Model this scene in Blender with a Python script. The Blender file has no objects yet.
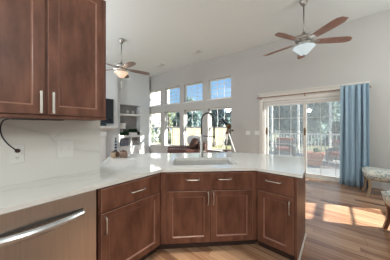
import bpy, bmesh, math, random
from mathutils import Vector, Matrix, noise
from mathutils.geometry import tessellate_polygon

SC = bpy.context.scene
COL = SC.collection
R = math.radians

# ------------------------------------------------------------------ camera
CAM_H = 1.364
cam_d = bpy.data.cameras.new('camera')
cam = bpy.data.objects.new('camera', cam_d)
COL.objects.link(cam)
cam.location = (0, 0, CAM_H)
cam.rotation_euler = (R(90), 0, R(40))
cam_d.sensor_width = 36.0
cam_d.lens = 36.0 * 165.0 / 390.0
cam_d.shift_y = -3.0 / 390.0
cam_d.clip_start = 0.05
cam_d.clip_end = 400
SC.camera = cam

# ------------------------------------------------------------------ world, sun, exposure
SKY_STRENGTH = 1.45
SUN_STRENGTH = 36.0
SUN_EL = R(22)
LIGHT_DIR = Vector((-0.9 * math.cos(SUN_EL), -0.436 * math.cos(SUN_EL), -math.sin(SUN_EL))).normalized()

world = bpy.data.worlds.new('sky')
SC.world = world
world.use_nodes = True
wn = world.node_tree.nodes
wl = world.node_tree.links
wn.clear()
w_out = wn.new('ShaderNodeOutputWorld')
w_bg = wn.new('ShaderNodeBackground')
w_bg.inputs['Strength'].default_value = SKY_STRENGTH
w_tc = wn.new('ShaderNodeTexCoord')
w_sep = wn.new('ShaderNodeSeparateXYZ')
w_ramp = wn.new('ShaderNodeValToRGB')
w_ramp.color_ramp.elements[0].position = 0.0
w_ramp.color_ramp.elements[0].color = (0.40, 0.66, 0.92, 1)
w_ramp.color_ramp.elements[1].position = 0.55
w_ramp.color_ramp.elements[1].color = (0.15, 0.40, 0.82, 1)
w_noise = wn.new('ShaderNodeTexNoise')
w_noise.inputs['Scale'].default_value = 5.0
w_noise.inputs['Detail'].default_value = 5.0
w_cr = wn.new('ShaderNodeValToRGB')
w_cr.color_ramp.elements[0].position = 0.56
w_cr.color_ramp.elements[0].color = (0, 0, 0, 1)
w_cr.color_ramp.elements[1].position = 0.75
w_cr.color_ramp.elements[1].color = (0.7, 0.7, 0.7, 1)
w_mix = wn.new('ShaderNodeMix')
w_mix.data_type = 'RGBA'
w_mix.inputs['B'].default_value = (0.9, 0.94, 1.0, 1)
wl.new(w_tc.outputs['Generated'], w_sep.inputs[0])
wl.new(w_sep.outputs['Z'], w_ramp.inputs[0])
wl.new(w_tc.outputs['Generated'], w_noise.inputs['Vector'])
wl.new(w_noise.outputs[0], w_cr.inputs[0])
wl.new(w_cr.outputs[0], w_mix.inputs['Factor'])
wl.new(w_ramp.outputs[0], w_mix.inputs['A'])
wl.new(w_mix.outputs['Result'], w_bg.inputs['Color'])
wl.new(w_bg.outputs[0], w_out.inputs[0])

sun_d = bpy.data.lights.new('sun', 'SUN')
sun_d.energy = SUN_STRENGTH
sun_d.color = (1.0, 0.95, 0.88)
sun_d.angle = R(0.3)
sun = bpy.data.objects.new('sun', sun_d)
COL.objects.link(sun)
sun.location = (12, 8, 12)
sun.rotation_euler = LIGHT_DIR.to_track_quat('-Z', 'Y').to_euler()

# added fill lamps out of view, without fixtures
def fill_lamp(loc, radius, watts, colour=(1.0, 0.97, 0.93)):
    d = bpy.data.lights.new('fill_lamp', 'POINT')
    d.shadow_soft_size = radius
    d.energy = watts
    d.color = colour
    o = bpy.data.objects.new('fill_lamp', d)
    o.location = loc
    COL.objects.link(o)
    return o
fill_lamp((-0.3, -1.3, 2.36), 0.11, 62, (0.95, 1.0, 0.98))
fill_lamp((1.6, -0.6, 2.75), 0.30, 125, (0.95, 1.0, 0.98))
fill_lamp((1.7, 3.9, 2.65), 0.25, 75, (0.95, 1.0, 0.98))
fill_lamp((-5.2, -0.4, 2.75), 0.30, 260, (0.88, 0.95, 1.0))
fill_lamp((-3.4, -0.6, 2.9), 0.25, 80, (0.92, 0.97, 1.0))
# added spot out of view, brightens the kitchen floor
sp_d = bpy.data.lights.new('fill_spot', 'SPOT')
sp_d.energy = 800
sp_d.color = (1.0, 0.93, 0.82)
sp_d.spot_size = R(24)
sp_d.spot_blend = 1.0
sp_d.shadow_soft_size = 0.06
sp = bpy.data.objects.new('fill_spot', sp_d)
COL.objects.link(sp)
sp.location = (-0.80, 0.95, 3.88)
FAN_LIGHT_RIGHT = 10.0
FAN_LIGHT_LEFT = 12.0

vs = SC.view_settings
vs.view_transform = 'Standard'
vs.look = 'None'
vs.gamma = 1.0
vs.use_curve_mapping = False
vs.exposure = -0.36

# ------------------------------------------------------------------ materials
def mat(name, col, rough=0.5, metal=0.0, **kw):
    m = bpy.data.materials.new(name)
    m.use_nodes = True
    b = m.node_tree.nodes['Principled BSDF']
    b.inputs['Base Color'].default_value = (*col, 1)
    b.inputs['Roughness'].default_value = rough
    b.inputs['Metallic'].default_value = metal
    for k, v in kw.items():
        b.inputs[k.replace('_', ' ')].default_value = v
    return m

def noisy(name, c1, c2, scale=(1, 1, 1), nscale=8.0, detail=4.0, rough=0.5, metal=0.0, bump=0.0, lo=0.35, hi=0.65, **kw):
    """two tones mixed by a stretched noise in object space"""
    m = mat(name, c1, rough, metal, **kw)
    n, l = m.node_tree.nodes, m.node_tree.links
    b = n['Principled BSDF']
    tc = n.new('ShaderNodeTexCoord')
    mp = n.new('ShaderNodeMapping')
    mp.inputs['Scale'].default_value = scale
    nz = n.new('ShaderNodeTexNoise')
    nz.inputs['Scale'].default_value = nscale
    nz.inputs['Detail'].default_value = detail
    cr = n.new('ShaderNodeValToRGB')
    cr.color_ramp.elements[0].position = lo
    cr.color_ramp.elements[0].color = (*c1, 1)
    cr.color_ramp.elements[1].position = hi
    cr.color_ramp.elements[1].color = (*c2, 1)
    l.new(tc.outputs['Object'], mp.inputs[0])
    l.new(mp.outputs[0], nz.inputs['Vector'])
    l.new(nz.outputs[0], cr.inputs[0])
    l.new(cr.outputs[0], b.inputs['Base Color'])
    if bump:
        bp = n.new('ShaderNodeBump')
        bp.inputs['Strength'].default_value = bump
        bp.inputs['Distance'].default_value = 0.01
        l.new(nz.outputs[0], bp.inputs['Height'])
        l.new(bp.outputs[0], b.inputs['Normal'])
    return m

M = {}
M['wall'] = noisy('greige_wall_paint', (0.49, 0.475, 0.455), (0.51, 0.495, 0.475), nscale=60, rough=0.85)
M['wall_l'] = noisy('skylit_wall_paint', (0.66, 0.68, 0.69), (0.68, 0.70, 0.71), nscale=60, rough=0.85)  # bluish cast of sky light put into the left wall colour
M['ceil'] = noisy('ceiling_paint', (0.78, 0.805, 0.795), (0.80, 0.825, 0.815), nscale=60, rough=0.9)
M['trim'] = noisy('white_trim_paint', (0.74, 0.73, 0.70), (0.77, 0.76, 0.73), nscale=30, rough=0.45)
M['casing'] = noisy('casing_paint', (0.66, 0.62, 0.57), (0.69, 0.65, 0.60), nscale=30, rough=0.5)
M['cab'] = noisy('stained_cabinet_wood', (0.094, 0.033, 0.018), (0.188, 0.077, 0.047), scale=(3, 3, 0.9), nscale=4.0, detail=7, rough=0.42, bump=0.03, Coat_Weight=0.08, Coat_Roughness=0.3, Specular_IOR_Level=0.4)
M['cab_edge'] = noisy('highlit_cabinet_edge', (0.25, 0.12, 0.085), (0.32, 0.165, 0.12), nscale=12, rough=0.35)  # edge highlights painted as a paler tone on the bevels
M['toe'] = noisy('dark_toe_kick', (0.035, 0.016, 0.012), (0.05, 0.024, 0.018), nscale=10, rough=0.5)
M['nickel'] = noisy('satin_nickel', (0.66, 0.63, 0.58), (0.70, 0.67, 0.62), nscale=40, rough=0.38, metal=1.0)
M['fan_metal'] = noisy('fan_nickel', (0.36, 0.335, 0.31), (0.42, 0.39, 0.36), nscale=30, rough=0.38, metal=1.0)
M['steel'] = noisy('brushed_stainless', (0.52, 0.49, 0.465), (0.58, 0.55, 0.525), scale=(60, 60, 1), nscale=4, rough=0.30, metal=1.0)
M['chrome'] = noisy('chrome', (0.62, 0.64, 0.66), (0.66, 0.68, 0.70), nscale=30, rough=0.28, metal=1.0)
M['faucet'] = noisy('brushed_faucet', (0.34, 0.33, 0.31), (0.38, 0.37, 0.35), nscale=40, rough=0.35, metal=1.0)
M['dark_steel'] = noisy('dark_spring_steel', (0.09, 0.097, 0.095), (0.13, 0.137, 0.135), nscale=40, rough=0.45, metal=1.0)
M['sink'] = noisy('sink_steel', (0.60, 0.59, 0.57), (0.66, 0.65, 0.63), nscale=10, rough=0.38, metal=0.6)
M['black'] = noisy('black_rubber', (0.012, 0.012, 0.013), (0.02, 0.02, 0.022), nscale=20, rough=0.5)
M['plate'] = noisy('white_plastic', (0.72, 0.71, 0.68), (0.74, 0.73, 0.70), nscale=20, rough=0.35)
M['slot'] = noisy('dark_slot', (0.05, 0.045, 0.04), (0.06, 0.055, 0.05), nscale=20, rough=0.6)
M['leather'] = noisy('brown_leather', (0.075, 0.030, 0.022), (0.12, 0.05, 0.036), nscale=14, rough=0.38, bump=0.15)
M['pillow_w'] = noisy('white_pillow_cloth', (0.60, 0.62, 0.66), (0.70, 0.72, 0.75), nscale=25, rough=0.9, bump=0.1)
M['pillow_b'] = noisy('dark_brown_pillow_cloth', (0.05, 0.02, 0.014), (0.10, 0.045, 0.03), nscale=20, rough=0.8, bump=0.1)
M['screen'] = noisy('dark_tv_screen', (0.010, 0.012, 0.018), (0.014, 0.017, 0.024), nscale=3, rough=0.12)
M['teal'] = noisy('dark_teal_box', (0.03, 0.065, 0.08), (0.09, 0.13, 0.14), nscale=25, rough=0.4)
M['curtain'] = noisy('blue_curtain_cloth', (0.34, 0.47, 0.57), (0.38, 0.51, 0.61), scale=(1, 1, 0.2), nscale=40, rough=0.85)
M['rod'] = noisy('brown_rod', (0.22, 0.11, 0.07), (0.28, 0.15, 0.10), nscale=20, rough=0.4)
M['blade'] = noisy('walnut_blade', (0.27, 0.145, 0.105), (0.36, 0.20, 0.15), scale=(1, 1, 6), nscale=7, rough=0.42)
M['blade_g'] = noisy('greyed_walnut_blade', (0.22, 0.165, 0.14), (0.29, 0.22, 0.19), scale=(1, 1, 6), nscale=7, rough=0.42)
M['leg'] = noisy('warm_wood_leg', (0.16, 0.06, 0.028), (0.25, 0.11, 0.055), scale=(6, 6, 1), nscale=4, rough=0.38)
M['leg_g'] = noisy('greyed_wood_leg', (0.26, 0.18, 0.11), (0.34, 0.24, 0.16), scale=(6, 6, 1), nscale=4, rough=0.45)
M['niche'] = noisy('grey_niche_back', (0.30, 0.285, 0.28), (0.34, 0.32, 0.315), nscale=8, rough=0.9)
M['shade'] = noisy('white_lamp_shade', (0.74, 0.73, 0.69), (0.78, 0.77, 0.73), nscale=30, rough=0.9)
M['ceramic'] = noisy('white_ceramic', (0.72, 0.70, 0.67), (0.78, 0.76, 0.73), nscale=12, rough=0.25)
M['leaf_d'] = noisy('ivy_leaf', (0.02, 0.06, 0.025), (0.06, 0.13, 0.055), nscale=30, rough=0.5)
M['navy'] = noisy('navy_glass', (0.02, 0.035, 0.06), (0.04, 0.06, 0.09), nscale=20, rough=0.15)
M['band'] = noisy('pale_band', (0.45, 0.52, 0.58), (0.5, 0.57, 0.62), nscale=20, rough=0.4)
M['tan'] = noisy('tan_wood', (0.42, 0.30, 0.20), (0.52, 0.39, 0.27), nscale=16, rough=0.6)
M['brown'] = noisy('dark_brown_wood', (0.05, 0.022, 0.012), (0.11, 0.055, 0.035), nscale=16, rough=0.5)
M['taupe'] = noisy('taupe_wood', (0.22, 0.14, 0.10), (0.31, 0.21, 0.16), scale=(1, 1, 5), nscale=16, rough=0.6)
M['grey_box'] = noisy('slate_box', (0.10, 0.11, 0.15), (0.22, 0.23, 0.28), nscale=18, rough=0.6)
M['tele'] = noisy('black_scope_tube', (0.02, 0.025, 0.04), (0.05, 0.06, 0.09), nscale=20, rough=0.3)
M['brass'] = noisy('aged_brass', (0.10, 0.055, 0.02), (0.17, 0.10, 0.04), nscale=20, rough=0.35, metal=0.6)
M['tripod'] = noisy('silver_tripod', (0.62, 0.61, 0.60), (0.68, 0.67, 0.66), nscale=20, rough=0.35)
M['fire'] = noisy('dark_firebox', (0.02, 0.022, 0.028), (0.04, 0.043, 0.05), nscale=8, rough=0.8)
M['deck'] = noisy('pale_deck', (0.20, 0.20, 0.20), (0.26, 0.255, 0.25), scale=(1, 8, 1), nscale=3, rough=0.8)
M['lawn'] = noisy('dry_lawn', (0.16, 0.17, 0.07), (0.27, 0.25, 0.12), nscale=2, rough=0.95)
M['terra'] = noisy('terracotta', (0.38, 0.13, 0.08), (0.48, 0.18, 0.12), nscale=6, rough=0.8)
M['wicker'] = noisy('grey_wicker', (0.16, 0.15, 0.15), (0.26, 0.24, 0.24), scale=(1, 1, 12), nscale=12, rough=0.8)
M['cushion'] = noisy('red_cushion', (0.28, 0.08, 0.07), (0.34, 0.11, 0.095), nscale=12, rough=0.85)
M['fence'] = noisy('pale_fence_wood', (0.19, 0.165, 0.105), (0.25, 0.215, 0.145), scale=(5, 5, 0.5), nscale=3, rough=0.85)
M['siding'] = noisy('white_siding', (0.58, 0.57, 0.55), (0.62, 0.61, 0.59), nscale=4, rough=0.7)
M['roof'] = noisy('grey_shingle', (0.16, 0.15, 0.15), (0.25, 0.24, 0.23), nscale=10, rough=0.9)
M['bark'] = noisy('bark', (0.10, 0.08, 0.06), (0.20, 0.16, 0.12), scale=(3, 3, 0.5), nscale=6, rough=0.9)
M['fol_b'] = noisy('blue_green_foliage', (0.17, 0.255, 0.25), (0.34, 0.44, 0.42), nscale=1.8, rough=0.7)
M['fol_g'] = noisy('light_green_foliage', (0.22, 0.28, 0.15), (0.42, 0.47, 0.32), nscale=2.5, rough=0.7)
M['soil'] = noisy('soil', (0.05, 0.035, 0.025), (0.08, 0.055, 0.04), nscale=20, rough=0.95)

for k_ in ('fol_b', 'fol_g', 'leaf_d'):          # leaves let light through
    n_, l_ = M[k_].node_tree.nodes, M[k_].node_tree.links
    b_ = n_['Principled BSDF']; b_.inputs['Specular IOR Level'].default_value = 0.15
    t_ = n_.new('ShaderNodeBsdfTranslucent')
    x_ = n_.new('ShaderNodeMixShader'); x_.inputs[0].default_value = 0.5
    l_.new(b_.inputs['Base Color'].links[0].from_socket, t_.inputs[0])
    l_.new(b_.outputs[0], x_.inputs[1]); l_.new(t_.outputs[0], x_.inputs[2])
    l_.new(x_.outputs[0], n_['Material Output'].inputs[0])

def quartz(name, veins_wall=False):
    m = mat(name, (0.74, 0.72, 0.69), 0.06 if not veins_wall else 0.22)
    m.node_tree.nodes['Principled BSDF'].inputs['Specular IOR Level'].default_value = 0.8 if not veins_wall else 0.4
    n, l = m.node_tree.nodes, m.node_tree.links
    b = n['Principled BSDF']
    geo = n.new('ShaderNodeNewGeometry')
    nz = n.new('ShaderNodeTexNoise')
    nz.inputs['Scale'].default_value = 3.0
    nz.inputs['Detail'].default_value = 5.0
    l.new(geo.outputs['Position'], nz.inputs['Vector'])
    sep = n.new('ShaderNodeSeparateXYZ')
    l.new(geo.outputs['Position'], sep.inputs[0])
    def math_(op, a, bb=None):
        q = n.new('ShaderNodeMath'); q.operation = op
        for i, v in enumerate((a, bb)):
            if v is None: continue
            if isinstance(v, (int, float)): q.inputs[i].default_value = v
            else: l.new(v, q.inputs[i])
        return q.outputs[0]
    wob = math_('MULTIPLY', math_('SUBTRACT', nz.outputs[0], 0.5), 0.13 if veins_wall else 0.35)
    # each vein runs along v = a*u + c between u0 and u1, of width w and strength k
    if veins_wall:
        lines = [(-0.27, 1.378, 0.015, 0.34, -0.2, 0.30), (-1.3, 1.655, 0.016, 0.34, 0.28, 0.33), (0.75, 1.025, 0.014, 0.26, 0.32, 0.41), (0.13, 1.268, 0.020, 0.24, 0.38, 0.80), (-0.28, 1.292, 0.014, 0.28, 0.45, 0.80)]
        U, V = sep.outputs['Y'], sep.outputs['Z']
    else:
        lines = [(0.35, -2.0, 0.012, 0.16, -9, 9), (-0.6, -1.2, 0.010, 0.14, -9, 9), (0.9, -2.4, 0.010, 0.12, -9, 9), (0.15, -1.75, 0.012, 0.18, -9, 9)]
        U, V = sep.outputs['Y'], sep.outputs['X']
    tot = None
    for a, c, wd, st, u0, u1 in lines:
        dd = math_('ABSOLUTE', math_('ADD', math_('SUBTRACT', V, math_('ADD', math_('MULTIPLY', U, a), c)), wob))
        g = math_('MULTIPLY', math_('POWER', 2.718, math_('MULTIPLY', dd, -1.0 / wd)), st)
        m1 = n.new('ShaderNodeMapRange'); m1.interpolation_type = 'SMOOTHSTEP'
        m1.inputs[1].default_value = u0 - 0.02; m1.inputs[2].default_value = u0 + 0.02
        l.new(U, m1.inputs[0])
        m2 = n.new('ShaderNodeMapRange'); m2.interpolation_type = 'SMOOTHSTEP'
        m2.inputs[1].default_value = u1 - 0.02; m2.inputs[2].default_value = u1 + 0.02
        m2.inputs[3].default_value = 1.0; m2.inputs[4].default_value = 0.0
        l.new(U, m2.inputs[0])
        g = math_('MULTIPLY', math_('MULTIPLY', g, m1.outputs[0]), m2.outputs[0])
        tot = g if tot is None else math_('MAXIMUM', tot, g)
    mx = n.new('ShaderNodeMix'); mx.data_type = 'RGBA'
    base = (0.70, 0.68, 0.645, 1) if veins_wall else (0.78, 0.77, 0.74, 1)
    mx.inputs['A'].default_value = base
    mx.inputs['B'].default_value = (0.33, 0.33, 0.33, 1)
    l.new(tot, mx.inputs['Factor'])
    l.new(mx.outputs['Result'], b.inputs['Base Color'])
    return m
M['counter'] = quartz('white_quartz')
M['splash'] = quartz('veined_backsplash', True)

def wood_floor():
    m = mat('oak_floor', (0.3, 0.17, 0.1), 0.24, Coat_Weight=0.25, Coat_Roughness=0.12)
    m.node_tree.nodes['Principled BSDF'].inputs['Specular IOR Level'].default_value = 0.7
    n, l = m.node_tree.nodes, m.node_tree.links
    b = n['Principled BSDF']
    geo = n.new('ShaderNodeNewGeometry')
    br = n.new('ShaderNodeTexBrick')
    br.inputs['Scale'].default_value = 1.0
    br.inputs['Brick Width'].default_value = 1.25
    br.inputs['Row Height'].default_value = 0.085
    br.inputs['Mortar Size'].default_value = 0.0012
    br.inputs['Bias'].default_value = 0.0
    br.offset_frequency = 2
    br.offset = 0.0
    br.inputs['Color1'].default_value = (0.0, 0.0, 0.0, 1)
    br.inputs['Color2'].default_value = (1, 1, 1, 1)
    br.inputs['Mortar'].default_value = (0.2, 0.2, 0.2, 1)
    mp = n.new('ShaderNodeMapping')
    mp.inputs['Scale'].default_value = (0.9, 20, 1)
    nz = n.new('ShaderNodeTexNoise')
    nz.inputs['Scale'].default_value = 2.0
    nz.inputs['Detail'].default_value = 6.0
    nz.inputs['Distortion'].default_value = 0.6
    # each row of boards starts at its own place
    sp_ = n.new('ShaderNodeSeparateXYZ'); l.new(geo.outputs['Position'], sp_.inputs[0])
    dv = n.new('ShaderNodeMath'); dv.operation = 'DIVIDE'; dv.inputs[1].default_value = 0.085; l.new(sp_.outputs['Y'], dv.inputs[0])
    fl = n.new('ShaderNodeMath'); fl.operation = 'FLOOR'; l.new(dv.outputs[0], fl.inputs[0])
    wnz = n.new('ShaderNodeTexWhiteNoise'); wnz.noise_dimensions = '1D'; l.new(fl.outputs[0], wnz.inputs['W'])
    ml = n.new('ShaderNodeMath'); ml.operation = 'MULTIPLY_ADD'; ml.inputs[1].default_value = 7.3
    l.new(wnz.outputs['Value'], ml.inputs[0]); l.new(sp_.outputs['X'], ml.inputs[2])
    cb = n.new('ShaderNodeCombineXYZ'); l.new(ml.outputs[0], cb.inputs['X']); l.new(sp_.outputs['Y'], cb.inputs['Y'])
    l.new(cb.outputs[0], br.inputs['Vector'])
    l.new(geo.outputs['Position'], mp.inputs[0])
    l.new(mp.outputs[0], nz.inputs['Vector'])
    mx0 = n.new('ShaderNodeMix'); mx0.data_type = 'FLOAT'
    mx0.inputs['Factor'].default_value = 0.6
    l.new(br.outputs[0], mx0.inputs['A'])
    l.new(nz.outputs[0], mx0.inputs['B'])
    cr = n.new('ShaderNodeValToRGB')
    e = cr.color_ramp.elements
    e[0].position = 0.22; e[0].color = (0.13, 0.055, 0.032, 1)
    e[1].position = 0.78; e[1].color = (0.62, 0.39, 0.24, 1)
    q = e.new(0.48); q.color = (0.36, 0.19, 0.108, 1)
    l.new(mx0.outputs[0], cr.inputs[0])
    dk = n.new('ShaderNodeMix'); dk.data_type = 'RGBA'
    l.new(br.outputs['Fac'], dk.inputs['Factor'])
    l.new(cr.outputs[0], dk.inputs['A'])
    dk.inputs['B'].default_value = (0.12, 0.06, 0.034, 1)
    l.new(dk.outputs['Result'], b.inputs['Base Color'])
    return m
M['floor'] = wood_floor()

def damask():
    m = mat('blue_damask', (0.6, 0.6, 0.55), 0.85)
    n, l = m.node_tree.nodes, m.node_tree.links
    b = n['Principled BSDF']
    tc = n.new('ShaderNodeTexCoord')
    v = n.new('ShaderNodeTexVoronoi'); v.inputs['Scale'].default_value = 26
    nz = n.new('ShaderNodeTexNoise'); nz.inputs['Scale'].default_value = 30; nz.inputs['Detail'].default_value = 3
    ad = n.new('ShaderNodeMath'); ad.operation = 'ADD'
    cr = n.new('ShaderNodeValToRGB')
    e = cr.color_ramp.elements
    e[0].position = 0.78; e[0].color = (0.24, 0.33, 0.37, 1)
    e[1].position = 0.98; e[1].color = (0.66, 0.65, 0.58, 1)
    l.new(tc.outputs['Object'], v.inputs['Vector'])
    l.new(tc.outputs['Object'], nz.inputs['Vector'])
    l.new(v.outputs['Distance'], ad.inputs[0])
    l.new(nz.outputs[0], ad.inputs[1])
    l.new(ad.outputs[0], cr.inputs[0])
    l.new(cr.outputs[0], b.inputs['Base Color'])
    return m
M['damask'] = damask()

def glass_mat(name, tint, gloss=0.06):
    m = bpy.data.materials.new(name)
    m.use_nodes = True
    n, l = m.node_tree.nodes, m.node_tree.links
    n.clear()
    o = n.new('ShaderNodeOutputMaterial')
    t = n.new('ShaderNodeBsdfTransparent'); t.inputs[0].default_value = (*tint, 1)
    g = n.new('ShaderNodeBsdfGlossy'); g.inputs['Roughness'].default_value = 0.02
    mx = n.new('ShaderNodeMixShader'); mx.inputs[0].default_value = gloss
    l.new(t.outputs[0], mx.inputs[1]); l.new(g.outputs[0], mx.inputs[2]); l.new(mx.outputs[0], o.inputs[0])
    return m
def mesh_mat():
    m = bpy.data.materials.new('insect_mesh')
    m.use_nodes = True
    n, l = m.node_tree.nodes, m.node_tree.links
    n.clear()
    o = n.new('ShaderNodeOutputMaterial')
    t = n.new('ShaderNodeBsdfTransparent')
    g = n.new('ShaderNodeBsdfDiffuse'); g.inputs[0].default_value = (0.26, 0.29, 0.30, 1)
    tr = n.new('ShaderNodeBsdfTranslucent'); tr.inputs[0].default_value = (0.26, 0.29, 0.30, 1)
    m0 = n.new('ShaderNodeMixShader'); m0.inputs[0].default_value = 0.5
    mx = n.new('ShaderNodeMixShader'); mx.inputs[0].default_value = 0.27
    l.new(g.outputs[0], m0.inputs[1]); l.new(tr.outputs[0], m0.inputs[2])
    l.new(t.outputs[0], mx.inputs[1]); l.new(m0.outputs[0], mx.inputs[2]); l.new(mx.outputs[0], o.inputs[0])
    return m
M['mesh'] = mesh_mat()
M['glass'] = glass_mat('window_glass', (0.96, 0.98, 0.98))

def glow(name, col, strength):
    m = mat(name, (0.42, 0.42, 0.42), 0.25)
    b = m.node_tree.nodes['Principled BSDF']
    b.inputs['Emission Color'].default_value = (*col, 1)
    b.inputs['Emission Strength'].default_value = strength
    return m
M['bowl_cool'] = glow('frosted_bowl_cool', (0.74, 0.93, 1.0), 0.62)
M['bowl_warm'] = glow('frosted_bowl_warm', (1.0, 0.66, 0.42), 0.95)
M['bulb_cool'] = glow('lit_bulb_cool', (0.95, 1.0, 1.0), 3.0)
M['bulb_warm'] = glow('lit_bulb_warm', (1.0, 0.88, 0.7), 3.0)

# ------------------------------------------------------------------ mesh helpers
ABS = {}      # object name -> absolute base location (all roots are unrotated)

def box(bm, lo, hi, T=None, bev=0.0):
    vs_ = [Vector((x, y, z)) for x in (lo[0], hi[0]) for y in (lo[1], hi[1]) for z in (lo[2], hi[2])]
    if T: vs_ = [T @ v for v in vs_]
    b = [bm.verts.new(v) for v in vs_]
    fs = []
    for q in ((0, 1, 3, 2), (4, 6, 7, 5), (0, 4, 5, 1), (2, 3, 7, 6), (0, 2, 6, 4), (1, 5, 7, 3)):
        fs.append(bm.faces.new([b[i] for i in q]))
    if bev:
        es = list({e for f_ in fs for e in f_.edges})
        bmesh.ops.bevel(bm, geom=es, offset=bev, segments=2, affect='EDGES', profile=0.6)
    return bm

def prism(bm, poly, z0, z1, top=True, bottom=True, hole=None):
    """vertical prism from a world XY polygon, with an optional hole"""
    loops = [poly] + ([hole] if hole else [])
    flat = [p for lp in loops for p in lp]
    tris = tessellate_polygon([[Vector((x, y, 0)) for x, y in lp] for lp in loops])
    vt = [bm.verts.new((x, y, z1)) for x, y in flat]
    vb = [bm.verts.new((x, y, z0)) for x, y in flat]
    for t in tris:
        if top: bm.faces.new([vt[i] for i in t])
        if bottom: bm.faces.new([vb[i] for i in reversed(t)])
    k = 0
    for lp in loops:
        for i in range(len(lp)):
            a, b = k + i, k + (i + 1) % len(lp)
            bm.faces.new((vt[a], vt[b], vb[b], vb[a]))
        k += len(lp)
    bmesh.ops.recalc_face_normals(bm, faces=bm.faces)
    return bm

def tube(bm, pts, r, seg=8, cap=True, closed=False):
    """round tube along a polyline; r a number or a list"""
    pts = [Vector(p) for p in pts]
    n = len(pts)
    rr = r if isinstance(r, (list, tuple)) else [r] * n
    rings = []
    up = None
    for i, p in enumerate(pts):
        if closed: d = pts[(i + 1) % n] - pts[i - 1]
        elif i == 0: d = pts[1] - p
        elif i == n - 1: d = p - pts[i - 1]
        else: d = (pts[i + 1] - p).normalized() + (p - pts[i - 1]).normalized()
        d.normalize()
        if up is None:
            up = Vector((0, 0, 1)) if abs(d.z) < 0.9 else Vector((1, 0, 0))
        a = d.cross(up)
        if a.length < 1e-4: a = d.cross(Vector((0.3, 1, 0.2)))
        a.normalize()
        b = a.cross(d).normalized()
        up = b
        rings.append([bm.verts.new(p + (a * math.cos(2 * math.pi * k / seg) + b * math.sin(2 * math.pi * k / seg)) * rr[i]) for k in range(seg)])
    m = n if closed else n - 1
    for i in range(m):
        A, B = rings[i], rings[(i + 1) % n]
        for k in range(seg):
            bm.faces.new((A[k], A[(k + 1) % seg], B[(k + 1) % seg], B[k]))
    if cap and not closed:
        bm.faces.new(list(reversed(rings[0])))
        bm.faces.new(rings[-1])
    return bm

def lathe(bm, c, prof, seg=20, closed_top=True, closed_bottom=True):
    """profile [(radius, z)] spun about the vertical through c"""
    rings = []
    for r, z in prof:
        rings.append([bm.verts.new((c[0] + r * math.cos(2 * math.pi * k / seg), c[1] + r * math.sin(2 * math.pi * k / seg), c[2] + z)) for k in range(seg)])
    for i in range(len(rings) - 1):
        A, B = rings[i], rings[i + 1]
        for k in range(seg):
            bm.faces.new((A[k], A[(k + 1) % seg], B[(k + 1) % seg], B[k]))
    if closed_bottom: bm.faces.new(list(reversed(rings[0])))
    if closed_top: bm.faces.new(rings[-1])
    bmesh.ops.recalc_face_normals(bm, faces=bm.faces)
    return bm

def blob(bm, c, rx, ry, rz, T=None, seg=16, rings=10, power=1.0):
    """soft cushion or ball shape; power < 1 makes it boxier"""
    def sp(v): return math.copysign(abs(v) ** power, v)
    prev = []
    allv = []
    for i in range(1, rings):
        ph = math.pi * i / rings - math.pi / 2
        row = []
        for k in range(seg):
            th = 2 * math.pi * k / seg
            v = Vector((rx * sp(math.cos(ph)) * sp(math.cos(th)), ry * sp(math.cos(ph)) * sp(math.sin(th)), rz * sp(math.sin(ph))))
            if T: v = T @ v
            row.append(bm.verts.new(v + Vector(c)))
        allv.append(row)
    bt = Vector((0, 0, -rz)); tp = Vector((0, 0, rz))
    if T: bt = T @ bt; tp = T @ tp
    vb = bm.verts.new(bt + Vector(c)); vt = bm.verts.new(tp + Vector(c))
    for i in range(len(allv) - 1):
        A, B = allv[i], allv[i + 1]
        for k in range(seg):
            bm.faces.new((A[k], A[(k + 1) % seg], B[(k + 1) % seg], B[k]))
    for k in range(seg):
        bm.faces.new((vb, allv[0][(k + 1) % seg], allv[0][k]))
        bm.faces.new((vt, allv[-1][k], allv[-1][(k + 1) % seg]))
    return bm

def BM(): return bmesh.new()

def obj(name, bm, material, parent=None, smooth=False, mats=None):
    """link a bmesh (in world coordinates) as ONE object whose origin is its base centre"""
    me = bpy.data.meshes.new(name)
    xs = [v.co.x for v in bm.verts]; ys = [v.co.y for v in bm.verts]; zs = [v.co.z for v in bm.verts]
    c = Vector(((min(xs) + max(xs)) / 2, (min(ys) + max(ys)) / 2, min(zs)))
    for v in bm.verts: v.co -= c
    if smooth:
        for f in bm.faces: f.smooth = True
    bm.to_mesh(me); bm.free()
    for mm in (mats or [material]): me.materials.append(M[mm])
    o = bpy.data.objects.new(name, me)
    COL.objects.link(o)
    base = ABS[parent.name] if parent else Vector((0, 0, 0))
    o.parent = parent
    o.location = c - base
    ABS[o.name] = c
    return o

def tag(o, label, cat, group=None):
    o['label'] = label; o['category'] = cat
    if group: o['group'] = group
    return o

def thing(name, label, cat, loc, group=None):
    o = bpy.data.objects.new(name, None)
    o.empty_display_size = 0.1
    COL.objects.link(o)
    o.location = loc
    ABS[o.name] = Vector(loc)
    return tag(o, label, cat, group)

def structure(o):
    o['kind'] = 'structure'
    return o

def sroot(name, loc):
    o = bpy.data.objects.new(name, None)
    o.empty_display_size = 0.1
    COL.objects.link(o)
    o.location = loc
    ABS[o.name] = Vector(loc)
    return structure(o)

def frame(origin, deg):
    return Matrix.Translation(Vector(origin)) @ Matrix.Rotation(R(deg), 4, 'Z')

# ------------------------------------------------------------------ room shell
CEIL = 3.91
WT = frame((0.123, 5.397, 0), 3.5)           # back wall: local x along the wall, y outward, z up
THICK = 0.17
WIN_X = [(-7.43, -6.49), (-6.215, -5.265), (-5.03, -4.07), (-3.815, -2.868)]
UP_Z = (2.41, 3.168)
LO_Z = (0.50, 2.075)
DOOR = (-1.80, 0.36, 2.13)

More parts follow.
